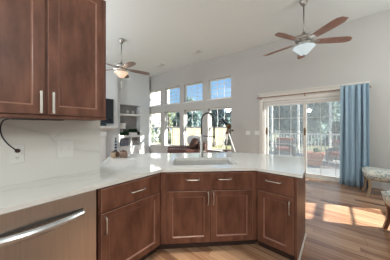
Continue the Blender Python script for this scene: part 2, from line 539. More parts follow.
# floor and ceiling
bm = BM(); prism(bm, [(-7.7, -2.6), (3.35, -2.6), (3.35, 5.62), (-7.7, 4.93)], -0.12, 0.0)
structure(obj('floor', bm, 'floor'))
bm = BM(); prism(bm, [(-7.7, -2.6), (3.35, -2.6), (3.35, 5.78), (-7.7, 5.1)], CEIL, CEIL + 0.12)
structure(obj('ceiling', bm, 'ceil'))

# back wall with its openings
bm = BM()
def wseg(x0, x1, z0, z1): box(bm, (x0, 0, z0), (x1, THICK, z1), WT)
xs = [-7.56] + [v for w in WIN_X for v in w] + [DOOR[0], DOOR[1], 3.2]
for i in range(0, len(xs), 2): wseg(xs[i], xs[i + 1], 0, CEIL)
for a, b in WIN_X:
    wseg(a, b, 0, LO_Z[0]); wseg(a, b, LO_Z[1], UP_Z[0]); wseg(a, b, UP_Z[1], CEIL)
wseg(DOOR[0], DOOR[1], DOOR[2], CEIL)
structure(obj('wall_back', bm, 'wall'))

bm = BM(); box(bm, (-7.60, -2.6, 0), (-7.42, 4.93, CEIL))
structure(obj('wall_left', bm, 'wall_l'))
# right wall with the window that throws the sun patch on the floor
RWX = 3.2
RW_Y = (4.59, 5.40); RW_Z = (1.17, 2.30)
bm = BM()
box(bm, (RWX, -2.6, 0), (RWX + 0.15, RW_Y[0], CEIL)); box(bm, (RWX, RW_Y[1], 0), (RWX + 0.15, 5.6, CEIL))
box(bm, (RWX, RW_Y[0], 0), (RWX + 0.15, RW_Y[1], RW_Z[0])); box(bm, (RWX, RW_Y[0], RW_Z[1]), (RWX + 0.15, RW_Y[1], CEIL))
structure(obj('wall_right', bm, 'wall'))
bm = BM(); box(bm, (-7.6, -2.72, 0), (3.35, -2.6, CEIL))
structure(obj('wall_rear', bm, 'wall'))
# kitchen stub wall with its stone backsplash
bm = BM(); box(bm, (-2.03, -2.6, 0), (-1.925, 0.70, 2.62))
wk = structure(obj('wall_kitchen', bm, 'wall'))
bm = BM(); box(bm, (-1.925, -2.0, 0.914), (-1.906, 0.70, 1.50))
obj('backsplash', bm, 'splash', wk)

# baseboards
bm = BM(); box(bm, (DOOR[1] + 0.12, -0.018, 0), (3.0, 0.0, 0.13), WT); box(bm, (DOOR[1] + 0.12, -0.013, 0.13), (3.0, 0, 0.145), WT)
structure(obj('baseboard_back', bm, 'trim'))
bm = BM(); box(bm, (-7.42, -2.6, 0), (-7.40, 1.2, 0.14))
structure(obj('baseboard_left', bm, 'trim'))

# windows
def sash(bm, x0, x1, z0, z1, y0, y1, cols, rows, T, fr=0.045, mun=0.018):
    box(bm, (x0, y0, z0), (x0 + fr, y1, z1), T); box(bm, (x1 - fr, y0, z0), (x1, y1, z1), T)
    box(bm, (x0 + fr, y0, z0), (x1 - fr, y1, z0 + fr), T); box(bm, (x0 + fr, y0, z1 - fr), (x1 - fr, y1, z1), T)
    ym = (y0 + y1) / 2
    gx0, gx1, gz0, gz1 = x0 + fr, x1 - fr, z0 + fr, z1 - fr
    for i in range(1, cols):
        x = gx0 + (gx1 - gx0) * i / cols
        box(bm, (x - mun / 2, ym - 0.004, gz0), (x + mun / 2, ym + 0.004, gz1), T)
    for i in range(1, rows):
        z = gz0 + (gz1 - gz0) * i / rows
        box(bm, (gx0, ym - 0.0039, z - mun / 2), (gx1, ym + 0.0039, z + mun / 2), T)
def pane(parent, x0, x1, z0, z1, y, T):
    bm = BM(); box(bm, (x0, y - 0.002, z0), (x1, y + 0.002, z1), T)
    return obj('glass', bm, 'glass', parent)
n = 0
for a, b in WIN_X:
    for z0, z1, kind in ((UP_Z[0], UP_Z[1], 'fixed'), (LO_Z[0], LO_Z[1], 'hung')):
        n += 1
        c = WT @ Vector(((a + b) / 2, THICK, z0))
        w = sroot('window_%d' % n, c)
        if kind == 'fixed':
            bm = BM(); sash(bm, a, b, z0, z1, THICK - 0.055, THICK, 3, 4, WT)
            obj('window_frame', bm, 'trim', w)
            pane(w, a + 0.04, b - 0.04, z0 + 0.04, z1 - 0.04, THICK - 0.027, WT)
        else:
            zm = 1.345
            bm = BM(); sash(bm, a, b, zm - 0.03, z1, THICK - 0.03, THICK, 3, 2, WT, mun=0.009)
            obj('upper_sash', bm, 'trim', w)
            bm = BM(); sash(bm, a, b, z0, zm + 0.03, THICK - 0.062, THICK - 0.031, 3, 2, WT, mun=0.009)
            obj('lower_sash', bm, 'trim', w)
            pane(w, a + 0.04, b - 0.04, zm, z1 - 0.04, THICK - 0.015, WT)
            pane(w, a + 0.04, b - 0.04, z0 + 0.04, zm, THICK - 0.046, WT)
        bm = BM(); box(bm, (a - 0.02, -0.025, z0 - 0.03), (b + 0.02, THICK - 0.06, z0 + 0.004), WT, 0.004)
        obj('window_sill', bm, 'trim', w)
# the right-hand window (local x along -Y)
RT = frame((RWX, RW_Y[1], 0), -90)
w = sroot('window_9', (RWX, 5.0, RW_Z[0]))
bm = BM(); sash(bm, 0, RW_Y[1] - RW_Y[0], 1.545, RW_Z[1], 0.1, 0.13, 1, 2, RT, fr=0.03)
obj('upper_sash', bm, 'trim', w)
bm = BM(); sash(bm, 0, RW_Y[1] - RW_Y[0], RW_Z[0], 1.575, 0.065, 0.095, 1, 2, RT, fr=0.03)
obj('lower_sash', bm, 'trim', w)
pane(w, 0.03, RW_Y[1] - RW_Y[0] - 0.03, 1.56, RW_Z[1] - 0.03, 0.115, RT)
pane(w, 0.03, RW_Y[1] - RW_Y[0] - 0.03, RW_Z[0] + 0.03, 1.56, 0.08, RT)

# sliding door
d1 = sroot('door_1', WT @ Vector((-0.72, 0.08, 0)))
x0, x1, zt = DOOR
bm = BM()
box(bm, (x0, 0.02, 0), (x0 + 0.05, THICK, zt), WT); box(bm, (x1 - 0.05, 0.02, 0), (x1, THICK, zt), WT)
box(bm, (x0 + 0.05, 0.02, zt - 0.05), (x1 - 0.05, THICK, zt), WT)
obj('door_frame', bm, 'trim', d1)
bm = BM(); box(bm, (x0 + 0.05, 0.0, 0.0), (x1 - 0.05, THICK, 0.03), WT); box(bm, (x0 + 0.05, 0.05, 0.03), (x1 - 0.05, 0.06, 0.045), WT)
obj('door_sill', bm, 'casing', d1)
bm = BM(); sash(bm, x0 + 0.05, -0.68, 0.03, zt - 0.05, 0.10, 0.14, 3, 5, WT, fr=0.075, mun=0.008)
pl = obj('sliding_panel', bm, 'trim', d1)
pane(d1, x0 + 0.12, -0.75, 0.10, zt - 0.12, 0.12, WT)
bm = BM(); sash(bm, -0.76, x1 - 0.05, 0.03, zt - 0.05, 0.045, 0.085, 3, 5, WT, fr=0.075, mun=0.008)
pr = obj('sliding_panel', bm, 'casing', d1)
pane(d1, -0.69, x1 - 0.12, 0.10, zt - 0.12, 0.065, WT)
for sx0, sx1 in ((x0 + 0.11, -0.74), (-0.70, x1 - 0.11)):
    bm = BM(); box(bm, (sx0, 0.157, 0.05), (sx1, 0.159, zt - 0.06), WT)
    obj('insect_screen', bm, 'mesh', d1)
for hx, hy, pp in ((x0 + 0.085, 0.10, pl), (-0.725, 0.045, pr)):
    bm = BM(); box(bm, (hx - 0.02, hy - 0.012, 1.14), (hx + 0.02, hy, 1.34), WT, 0.004)
    tube(bm, [WT @ Vector((hx, hy - 0.005, 1.17)), WT @ Vector((hx, hy - 0.04, 1.19)), WT @ Vector((hx, hy - 0.04, 1.29)), WT @ Vector((hx, hy - 0.005, 1.31))], 0.009)
    obj('door_handle', bm, 'brass', pp)
# casing and deep header over the door
bm = BM()
box(bm, (x0 - 0.10, -0.022, 0), (x0, 0.0, zt), WT); box(bm, (x1, -0.022, 0), (x1 + 0.10, 0, zt), WT)
box(bm, (x0 - 0.10, -0.022, zt), (x1 + 0.10, 0, 2.36), WT)
box(bm, (x0 - 0.12, -0.05, 2.36), (x1 + 0.14, 0, 2.385), WT); box(bm, (x0 - 0.13, -0.06, 2.385), (x1 + 0.15, 0, 2.40), WT)
structure(obj('trim_1', bm, 'casing'))

# ------------------------------------------------------------------ kitchen cabinets
LT = frame((-1.425, 0, 0), 90)          # left run: local x = world +Y, local y = into the cabinet
MT = frame((-1.425, 1.123, 0), 44)      # angled sink run
TT = frame((-0.662, 1.860, 0), 0)       # short peninsula run

def panel_door(name, T, x0, x1, z0, z1, parent, st=0.06, y=-0.02, th=0.02):
    """frame-and-panel front standing at local y .. y+th"""
    bm = BM()
    def rect(a, b, c, d, yy): return [bm.verts.new(T @ Vector(p)) for p in ((a, yy, c), (b, yy, c), (b, yy, d), (a, yy, d))]
    e = 0.004
    back = rect(x0, x1, z0, z1, y + th)
    side = rect(x0, x1, z0, z1, y + e)
    out = rect(x0 + e, x1 - e, z0 + e, z1 - e, y)
    inn = rect(x0 + st, x1 - st, z0 + st, z1 - st, y)
    lip = rect(x0 + st + 0.004, x1 - st - 0.004, z0 + st + 0.004, z1 - st - 0.004, y + 0.002)
    rec = rect(x0 + st + 0.011, x1 - st - 0.011, z0 + st + 0.011, z1 - st - 0.011, y + 0.011)
    loops = [back, side, out, inn, lip, rec]
    for i in range(5):
        A, B = loops[i], loops[i + 1]
        for k in range(4):
            f = bm.faces.new((A[k], A[(k + 1) % 4], B[(k + 1) % 4], B[k]))
            if i in (1, 3, 4): f.material_index = 1 if i != 1 else 1
    bm.faces.new(rec); bm.faces.new(list(reversed(back)))
    bmesh.ops.recalc_face_normals(bm, faces=bm.faces)
    return obj(name, bm, 'cab', parent, mats=['cab', 'cab_edge'])

def slab_front(name, T, x0, x1, z0, z1, parent, y=-0.02, th=0.02):
    bm = BM()
    def rect(a, b, c, d, yy): return [bm.verts.new(T @ Vector(p)) for p in ((a, yy, c), (b, yy, c), (b, yy, d), (a, yy, d))]
    e = 0.005
    L = [rect(x0, x1, z0, z1, y + th), rect(x0, x1, z0, z1, y + e), rect(x0 + e, x1 - e, z0 + e, z1 - e, y)]
    for i in range(2):
        for k in range(4):
            f = bm.faces.new((L[i][k], L[i][(k + 1) % 4], L[i + 1][(k + 1) % 4], L[i + 1][k]))
            if i: f.material_index = 1
    bm.faces.new(L[2]); bm.faces.new(list(reversed(L[0])))
    bmesh.ops.recalc_face_normals(bm, faces=bm.faces)
    return obj(name, bm, 'cab', parent, mats=['cab', 'cab_edge'])

def pull(T, x, z, L, vertical, parent, y=-0.02, r=0.0055, out=0.032):
    """bow-shaped bar pull with flared feet"""
    bm = BM()
    pts = []
    for s, o_ in ((-0.5, 0.0), (-0.5, out * 0.75), (-0.44, out), (-0.2, out * 1.06), (0.2, out * 1.06), (0.44, out), (0.5, out * 0.75), (0.5, 0.0)):
        q = (x, y - o_, z + s * L) if vertical else (x + s * L, y - o_, z)
        pts.append(T @ Vector(q))
    tube(bm, pts, [r * 1.5, r, r, r, r, r, r, r * 1.5], seg=8)
    return obj('handle', bm, 'nickel', parent, smooth=True)

def square_pull(T, x, z, L, parent, y=-0.02):
    bm = BM()
    box(bm, (x - 0.007, y - 0.034, z - L / 2), (x + 0.007, y - 0.024, z + L / 2), T, 0.003)
    box(bm, (x - 0.006, y - 0.026, z - L / 2 + 0.004), (x + 0.006, y, z - L / 2 + 0.016), T)
    box(bm, (x - 0.006, y - 0.026, z + L / 2 - 0.016), (x + 0.006, y, z + L / 2 - 0.004), T)
    return obj('handle', bm, 'nickel', parent)

TOE, TOPZ = 0.10, 0.883
GAP = 0.675
# left base cabinet beside the dishwasher
c1 = thing('base_cabinet', 'brown base cabinet between the stainless dishwasher and the angled sink cabinet', 'cabinet', (-1.66, 0.81, 0))
bm = BM(); box(bm, (-1.903, 0.507, TOE), (-1.425, 1.119, TOPZ))
obj('carcass', bm, 'cab', c1)
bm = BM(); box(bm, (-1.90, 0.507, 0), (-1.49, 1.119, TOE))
obj('toe_kick', bm, 'toe', c1)
dr = slab_front('drawer', LT, 0.522, 1.098, GAP + 0.004, 0.868, c1)
pull(LT, 0.84, 0.775, 0.145, False, dr)
do = panel_door('door', LT, 0.522, 1.098, 0.112, GAP - 0.004, c1)
pull(LT, 0.553, 0.575, 0.13, True, do)
# angled sink cabinet
c2 = thing('sink_cabinet', 'wide angled brown sink cabinet with two doors below the faucet', 'cabinet', (-1.3, 1.7, 0))
SB = [(-1.425, 1.123), (-0.665, 1.857), (-0.665, 2.48), (-1.2, 2.48), (-2.45, 1.30), (-2.45, 1.06), (-2.04, 0.76), (-1.908, 0.76), (-1.908, 1.123)]
bm = BM(); prism(bm, SB, TOE, TOPZ, top=False)
obj('carcass', bm, 'cab', c2)
SBT = [(-1.50, 1.14), (-0.70, 1.925), (-0.70, 2.44), (-1.2, 2.44), (-2.41, 1.30), (-2.41, 1.09), (-2.04, 0.80), (-1.91, 0.80), (-1.91, 1.14)]
bm = BM(); prism(bm, SBT, 0, TOE)
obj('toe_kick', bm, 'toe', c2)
fr = slab_front('false_drawer_front', MT, 0.065, 1.010, GAP + 0.004, 0.868, c2)
pull(MT, 0.345, 0.80, 0.145, False, fr); pull(MT, 0.69, 0.80, 0.145, False, fr)
dl = panel_door('door', MT, 0.065, 0.535, 0.112, GAP - 0.004, c2)
pull(MT, 0.512, 0.59, 0.13, True, dl)
dr2 = panel_door('door', MT, 0.540, 1.010, 0.112, GAP - 0.004, c2)
pull(MT, 0.568, 0.59, 0.13, True, dr2)
# peninsula end cabinet
c3 = thing('base_cabinet', 'narrow brown base cabinet at the open end of the peninsula', 'cabinet', (-0.46, 2.17, 0))
bm = BM(); box(bm, (-0.662, 1.86, TOE), (-0.285, 2.476, TOPZ))
obj('carcass', bm, 'cab', c3)
bm = BM(); box(bm, (-0.662, 1.93, 0), (-0.285, 2.47, TOE))
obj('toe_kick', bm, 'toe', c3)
bm = BM(); box(bm, (-0.285, 1.856, 0), (-0.270, 2.478, TOPZ))
obj('end_panel', bm, 'cab', c3)
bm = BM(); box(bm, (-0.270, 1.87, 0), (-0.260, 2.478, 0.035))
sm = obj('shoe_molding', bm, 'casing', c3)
d3 = slab_front('drawer', TT, 0.022, 0.363, GAP + 0.004, 0.868, c3)
pull(TT, 0.185, 0.80, 0.145, False, d3)
d4 = panel_door('door', TT, 0.022, 0.363, 0.112, GAP - 0.004, c3)
pull(TT, 0.332, 0.565, 0.13, True, d4)

# upper cabinet
UT = frame((-1.576, 0, 0), 90)
UZ0, UZ1 = 1.445, 2.50
u = thing('wall_cabinet', 'brown two-door wall cabinet hanging over the white backsplash', 'cabinet', (-1.74, 0.24, UZ0))
bm = BM(); box(bm, (-1.904, -0.17, UZ0), (-1.576, 0.625, UZ1))
obj('carcass', bm, 'cab', u)
bm = BM(); box(bm, (-1.90, -0.17, UZ0 - 0.018), (-1.562, 0.625, UZ0), None, 0.003)
obj('light_rail', bm, 'cab', u)
a = panel_door('door', UT, -0.155, 0.211, UZ0 + 0.008, UZ1 - 0.012, u)
square_pull(UT, 0.189, 1.535, 0.155, a)
b = panel_door('door', UT, 0.226, 0.605, UZ0 + 0.008, UZ1 - 0.012, u)
square_pull(UT, 0.254, 1.535, 0.155, b)

# dishwasher
dw = thing('dishwasher', 'stainless dishwasher with pocket bar handle under the left counter', 'dishwasher', (-1.66, 0.19, 0))
bm = BM(); box(bm, (-1.90, -0.115, 0.05), (-1.437, 0.488, 0.875))
obj('tub', bm, 'black', dw)
bm = BM(); box(bm, (-0.113, 0, 0.11), (0.488, 0.03, 0.882), frame((-1.435, 0, 0), 90) @ Matrix.Translation((0, -0.028, 0)), 0.004)
dwd = obj('door', bm, 'steel', dw)
DT = frame((-1.407, 0, 0), 90)
bm = BM()
prof = []
arc = []
for i in range(25):
    q = -1 + 2 * i / 24
    arc.append((0.168 + 0.2325 * q, -0.018 - 0.042 * (1 - q * q)))
rows = []
for x_, y_ in arc:
    rows.append([bm.verts.new(DT @ Vector((x_, y_ + dy, 0.738 + dz))) for dy, dz in ((0.010, -0.024), (-0.004, -0.022), (-0.012, -0.010), (-0.012, 0.006), (-0.006, 0.018), (0.004, 0.024), (0.010, 0.024))])
for i in range(24):
    for k in range(7):
        bm.faces.new((rows[i][k], rows[i + 1][k], rows[i + 1][(k + 1) % 7], rows[i][(k + 1) % 7]))
bm.faces.new(rows[0]); bm.faces.new(list(reversed(rows[-1])))
bmesh.ops.recalc_face_normals(bm, faces=bm.faces)
box(bm, (-0.062, -0.014, 0.722), (-0.046, 0, 0.752), DT); box(bm, (0.382, -0.014, 0.722), (0.398, 0, 0.752), DT)
obj('handle', bm, 'chrome', dwd)
bm = BM(); box(bm, (-0.065, -0.0015, 0.757), (0.40, 0.001, 0.772), DT)
obj('handle_recess', bm, 'slot', dwd)
bm = BM(); box(bm, (-1.90, -0.115, 0), (-1.49, 0.498, 0.05))
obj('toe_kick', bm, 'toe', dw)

# countertop with the sink cut-out
def mid(s, n_, z=0.0): return MT @ Vector((s, n_, z))
def rrect(s0, s1, n0, n1, r, k=4):
    pts = []
    for cx, cy, a0 in ((s1 - r, n0 + r, -90), (s1 - r, n1 - r, 0), (s0 + r, n1 - r, 90), (s0 + r, n0 + r, 180)):
        for i in range(k + 1):
            t = R(a0 + 90 * i / k)
            p = mid(cx + r * math.cos(t), cy + r * math.sin(t))
            pts.append((p.x, p.y))
    return pts
CT = [(-1.40, -1.2), (-1.40, 1.105), (-0.662, 1.818), (-0.222, 1.830), (-0.238, 2.17), (-0.330, 2.90), (-0.36, 2.93), (-0.89, 2.865), (-1.34, 2.705), (-2.665, 1.395), (-2.76, 1.19), (-2.06, 0.712), (-1.904, 0.704), (-1.904, -1.2)]
bm = BM(); prism(bm, CT, 0.884, 0.914, hole=rrect(0.11, 0.91, 0.145, 0.60, 0.03))
tag(obj('countertop', bm, 'counter'), 'white quartz countertop wrapping the brown base cabinets and peninsula', 'countertop')
# sink
sk = thing('sink', 'single-bowl undermount sink set in the white counter', 'sink', mid(0.51, 0.37, 0.67))
bm = BM()
A = rrect(0.105, 0.915, 0.14, 0.605, 0.03); B = rrect(0.118, 0.902, 0.153, 0.592, 0.03); Cc = rrect(0.13, 0.89, 0.165, 0.58, 0.05)
loops = [[bm.verts.new((x, y, 0.882)) for x, y in A], [bm.verts.new((x, y, 0.882)) for x, y in B], [bm.verts.new((x, y, 0.70)) for x, y in Cc]]
for i in range(2):
    for k in range(len(A)):
        q = (k + 1) % len(A)
        bm.faces.new((loops[i][k], loops[i][q], loops[i + 1][q], loops[i + 1][k]))
bm.faces.new(loops[2])
bmesh.ops.recalc_face_normals(bm, faces=bm.faces)
o = obj('basin', bm, 'sink', sk)
md = o.modifiers.new('wall', 'SOLIDIFY'); md.thickness = 0.003; md.offset = 0
bm = BM(); lathe(bm, mid(0.51, 0.40, 0.7005), [(0.045, 0), (0.045, 0.004), (0.03, 0.004), (0.02, 0.002)], 18)
obj('drain', bm, 'chrome', sk)

# spring-neck faucet
fb = mid(0.517, 0.685, 0.914)
fa = thing('kitchen_faucet', 'tall spring-neck kitchen faucet standing behind the sink', 'faucet', fb)
side = Vector((0.643, -0.766, 0)) * 0.0 + Vector((math.cos(R(40)), math.sin(R(40)), 0))     # spout swings to the right
bm = BM(); lathe(bm, fb, [(0.033, 0), (0.033, 0.012), (0.024, 0.016), (0.024, 0.10), (0.019, 0.11), (0.019, 0.335), (0.015, 0.34)], 18)
obj('body', bm, 'faucet', fa, True)
top = []
for i in range(17):
    t = math.pi * (1 - i / 16)
    top.append(fb + side * (0.095 + 0.095 * math.cos(t)) + Vector((0, 0, 0.545 + 0.115 * math.sin(t))))
path = [fb + Vector((0, 0, 0.335)), fb + Vector((0, 0, 0.45))] + top + [fb + side * 0.19 + Vector((0, 0, 0.40)), fb + side * 0.19 + Vector((0, 0, 0.29))]
dense = []
for i in range(len(path) - 1):
    L = (path[i + 1] - path[i]).length
    k = max(1, int(L / 0.006))
    for j in range(k): dense.append(path[i].lerp(path[i + 1], j / k))
bm = BM(); tube(bm, dense, [0.0148 if (i % 2) else 0.0115 for i in range(len(dense))], seg=8)
obj('spring_neck', bm, 'dark_steel', fa)
hp = fb + side * 0.19
bm = BM(); lathe(bm, hp, [(0.022, 0.155), (0.027, 0.16), (0.026, 0.20), (0.016, 0.245), (0.014, 0.295)], 16)
obj('spray_head', bm, 'nickel', fa, True)
bm = BM(); tube(bm, [fb + Vector((0, 0, 0.315)), fb + side * 0.19 + Vector((0, 0, 0.30))], 0.007)
lathe(bm, hp, [(0.02, 0.29), (0.02, 0.31)], 14)
obj('holder_arm', bm, 'dark_steel', fa)
bm = BM(); fwd = Vector((-side.y, side.x, 0))
tube(bm, [fb + Vector((0, 0, 0.08)), fb + side * 0.045 + Vector((0, 0, 0.08)), fb + side * 0.07 + Vector((0, 0, 0.13))], [0.012, 0.011, 0.006])
obj('lever', bm, 'nickel', fa, True)

# outlets on the backsplash
def wall_plate(name, label, cat, y0, y1, z0, z1, kind):
    t = thing(name, label, cat, (-1.905, (y0 + y1) / 2, z0))
    bm = BM(); box(bm, (-1.9058, y0, z0), (-1.899, y1, z1), None, 0.002)
    obj('cover_plate', bm, 'plate', t)
    if kind == 'outlet':
        ym = (y0 + y1) / 2
        for zc in (z0 + (z1 - z0) * 0.30, z0 + (z1 - z0) * 0.72):
            bm = BM(); box(bm, (-1.900, ym - 0.017, zc - 0.015), (-1.896, ym + 0.017, zc + 0.015), None, 0.0015)
            r_ = obj('receptacle', bm, 'plate', t)
            bm = BM()
            for dy in (-0.007, 0.006): box(bm, (-1.8962, ym + dy, zc - 0.004), (-1.8952, ym + dy + 0.0025, zc + 0.006))
            box(bm, (-1.8962, ym - 0.002, zc - 0.011), (-1.8952, ym + 0.002, zc - 0.007))
            obj('slot', bm, 'slot', r_)
    else:
        for q in (0.27, 0.73):
            yc = y0 + (y1 - y0) * q
            bm = BM(); box(bm, (-1.900, yc - 0.017, (z0 + z1) / 2 - 0.034), (-1.897, yc + 0.017, (z0 + z1) / 2 + 0.034), None, 0.001)
            rk = obj('rocker', bm, 'plate', t)
            bm = BM(); box(bm, (-1.8975, yc - 0.004, (z0 + z1) / 2 - 0.012), (-1.893, yc + 0.004, (z0 + z1) / 2 + 0.012), None, 0.001)
            obj('toggle', bm, 'casing', rk)
    return t
wall_plate('wall_outlet', 'white outlet plate on the backsplash with the black cord plugged in', 'outlet', 0.055, 0.135, 1.082, 1.222, 'outlet')
wall_plate('light_switch', 'white double switch plate on the marble backsplash right of the outlet', 'light switch', 0.338, 0.461, 1.085, 1.237, 'switch')
# plug and cord
cd = thing('power_cord', 'black power cord looping from under the wall cabinet into the outlet', 'cord', (-1.89, 0.105, 1.17))
ctl = [(-1.885, 0.075, 1.430), (-1.885, 0.037, 1.421), (-1.885, 0.020, 1.405), (-1.885, 0.011, 1.371), (-1.885, 0.010, 1.334), (-1.885, 0.022, 1.282), (-1.882, 0.047, 1.235), (-1.878, 0.072, 1.203), (-1.873, 0.091, 1.183), (-1.874, 0.0965, 1.178)]
def smooth_path(ctl, k=6):
    P = [Vector(p) for p in ctl]; out = []
    for i in range(len(P) - 1):
        p0, p1, p2, p3 = P[max(i - 1, 0)], P[i], P[i + 1], P[min(i + 2, len(P) - 1)]
        for j in range(k):
            t = j / k
            out.append(0.5 * ((2 * p1) + (p2 - p0) * t + (2 * p0 - 5 * p1 + 4 * p2 - p3) * t * t + (3 * p1 - p0 - 3 * p2 + p3) * t ** 3))
    out.append(P[-1])
    return out
bm = BM(); tube(bm, smooth_path(ctl), 0.0042, 8)
obj('cable', bm, 'black', cd, True)
bm = BM(); tube(bm, [(-1.8955, 0.0965, 1.178), (-1.888, 0.0965, 1.178), (-1.872, 0.0965, 1.178)], [0.016, 0.016, 0.011], 12)
obj('plug', bm, 'brown', cd, True)
bm = BM(); box(bm, (-1.86, 0.06, 1.4195), (-1.75, 0.36, 1.4265), None, 0.002)  # black strip put in for the shade line below the wall cabinet
tag(obj('shadow_strip', bm, 'black'), 'slim black strip drawn as the shadow line under the wall cabinet', 'shadow strip')

# small things on the counter beyond the wall end
t = thing('wooden_canister', 'small cream and dark brown canister, left of the pair at the counter\'s far left corner', 'canister', (-2.455, 1.09, 0.914), 'canisters on the counter')
bm = BM(); lathe(bm, (-2.455, 1.09, 0.914), [(0.036, 0), (0.046, 0.012), (0.048, 0.05), (0.042, 0.085)], 18)
bb = obj('body', bm, 'tan', t, True)
bm = BM(); lathe(bm, (-2.455, 1.09, 0.914), [(0.044, 0.084), (0.045, 0.092), (0.02, 0.10), (0.008, 0.103), (0.010, 0.112), (0.004, 0.116)], 18)
obj('lid', bm, 'brown', t, True)
bm = BM(); blob(bm, (-2.420, 1.115, 0.962), 0.032, 0.032, 0.045)
obj('badge', bm, 'brown', bb, True)
t = thing('wooden_canister', 'small taupe striped canister, right of the pair at the counter\'s far left corner', 'canister', (-2.395, 1.195, 0.914), 'canisters on the counter')
bm = BM(); lathe(bm, (-2.395, 1.195, 0.914), [(0.045, 0), (0.057, 0.015), (0.058, 0.06), (0.046, 0.088)], 18)
obj('body', bm, 'taupe', t, True)
bm = BM(); lathe(bm, (-2.395, 1.195, 0.914), [(0.047, 0.087), (0.04, 0.098), (0.012, 0.103), (0.008, 0.108)], 18)
obj('lid', bm, 'brown', t, True)
t = thing('bottle', 'slim navy bottle with pale bands standing behind the two canisters', 'bottle', (-2.575, 1.165, 0.914))
bm = BM(); lathe(bm, (-2.575, 1.165, 0.914), [(0.016, 0), (0.017, 0.01), (0.017, 0.22), (0.009, 0.24), (0.009, 0.275), (0.010, 0.276), (0.010, 0.285)], 14)
bo = obj('glass_body', bm, 'navy', t, True)
for zz in (0.105, 0.15, 0.195):
    bm = BM(); lathe(bm, (-2.575, 1.165, 0.914), [(0.0175, zz), (0.0176, zz + 0.014)], 14, False, False)
    obj('band', bm, 'band', bo)

# ------------------------------------------------------------------ living room, left wall
FX = -6.80
fp = thing('fireplace', 'white fireplace surround and chimney breast under the television', 'fireplace', (-7.1, 2.0, 0))
bm = BM(); box(bm, (-7.419, 0.9, 0), (FX, 3.15, CEIL - 0.001))
obj('chimney_breast', bm, 'wall_l', fp)
bm = BM(); box(bm, (FX, 1.05, 1.33), (FX + 0.30, 3.02, 1.39), None, 0.006); box(bm, (FX, 1.08, 1.28), (FX + 0.24, 2.98, 1.33)); box(bm, (FX, 1.12, 1.24), (FX + 0.19, 2.93, 1.28))
obj('mantel', bm, 'trim', fp)
bm = BM(); box(bm, (FX, 1.15, 1.00), (FX + 0.10, 2.62, 1.24))
obj('frieze', bm, 'trim', fp)
for yc in (1.42, 2.50):
    bm = BM()
    box(bm, (FX, yc - 0.16, 0), (FX + 0.16, yc + 0.16, 0.16), None, 0.006)
    box(bm, (FX, yc - 0.14, 0.16), (FX + 0.13, yc + 0.14, 1.0), None, 0.004)
    box(bm, (FX, yc - 0.16, 1.0), (FX + 0.16, yc + 0.16, 1.20), None, 0.01)
    box(bm, (FX + 0.13, yc - 0.09, 0.22), (FX + 0.14, yc + 0.09, 0.94), None, 0.003)
    obj('pilaster', bm, 'trim', fp)
bm = BM(); box(bm, (FX, 1.58, 0.02), (FX + 0.02, 2.34, 1.0))
obj('firebox', bm, 'fire', fp)
tv = thing('television', 'large dark flat television hung above the white mantel', 'television', (FX, 2.12, 1.50))
bm = BM(); box(bm, (FX, 1.4, 1.7), (FX + 0.03, 2.8, 2.3)); 
obj('wall_mount', bm, 'black', tv)
bm = BM(); box(bm, (FX + 0.03, 1.28, 1.50), (FX + 0.075, 2.96, 2.47), None, 0.006)
obj('bezel', bm, 'black', tv)
bm = BM(); box(bm, (FX + 0.075, 1.295, 1.52), (FX + 0.077, 2.945, 2.455))
obj('screen', bm, 'screen', tv)
sb = thing('speaker', 'small dark teal box speaker on the mantel below the television', 'speaker', (FX + 0.15, 2.43, 1.39))
bm = BM(); box(bm, (FX + 0.05, 2.26, 1.39), (FX + 0.24, 2.62, 1.54), None, 0.01)
obj('case', bm, 'teal', sb)
bm = BM(); box(bm, (FX + 0.24, 2.29, 1.44), (FX + 0.246, 2.59, 1.52), None, 0.002)
obj('grille', bm, 'screen', sb)

# built-in shelving right of the fireplace
NX = -7.05                      # front face of the unit
Y0, Y1 = 3.17, 4.86
NY0, NY1 = 3.37, 4.35           # niche opening
bi = thing('built_in_shelves', 'white built-in shelf niche between the fireplace and the windows', 'shelves', (-7.2, 4.0, 0))
bm = BM()
box(bm, (-7.418, Y0, 0), (NX, NY0, CEIL - 0.002)); box(bm, (-7.418, NY1, 0), (NX, Y1, CEIL - 0.002))
box(bm, (-7.418, NY0, 2.36), (NX, NY1, CEIL - 0.002))
box(bm, (-7.418, NY0, 0), (NX, NY1, 0.52))
obj('case', bm, 'wall_l', bi)
bm = BM(); box(bm, (-7.418, NY0, 0.52), (-7.40, NY1, 2.36))
obj('back_panel', bm, 'niche', bi)
for z in (1.875, 0.885):
    bm = BM(); box(bm, (-7.40, NY0, z), (NX + 0.012, NY1, z + (0.08 if z > 1 else 0.10)), None, 0.004)
    obj('shelf', bm, 'trim', bi)
bm = BM(); box(bm, (-7.40, 3.86, 0.52), (NX + 0.005, 3.92, 0.885))
obj('divider', bm, 'trim', bi)
# objects in the niche
LX, LY, LZ = -7.20, 3.53, 0.985
t = thing('table_lamp', 'white drum-shade lamp on the middle niche shelf', 'lamp', (LX, LY, LZ))
bm = BM(); lathe(bm, (LX, LY, LZ), [(0.07, 0), (0.07, 0.015), (0.03, 0.03), (0.055, 0.10), (0.06, 0.17), (0.03, 0.24), (0.012, 0.27), (0.012, 0.33)], 18)
obj('base', bm, 'ceramic', t, True)
bm = BM(); lathe(bm, (LX, LY, LZ), [(0.150, 0.30), (0.140, 0.55), (0.136, 0.55), (0.146, 0.302)], 22, False, False)
obj('lamp_shade', bm, 'shade', t, True)
random.seed(5)
def leaf(bm, p, d, s, mi=0):
    d = d.normalized(); a = d.cross(Vector((random.uniform(-1, 1), random.uniform(-1, 1), random.uniform(-1, 1)))).normalized()
    v = [bm.verts.new(p), bm.verts.new(p + d * s * 0.5 + a * s * 0.32), bm.verts.new(p + d * s), bm.verts.new(p + d * s * 0.5 - a * s * 0.32)]
    f = bm.faces.new(v); f.material_index = mi
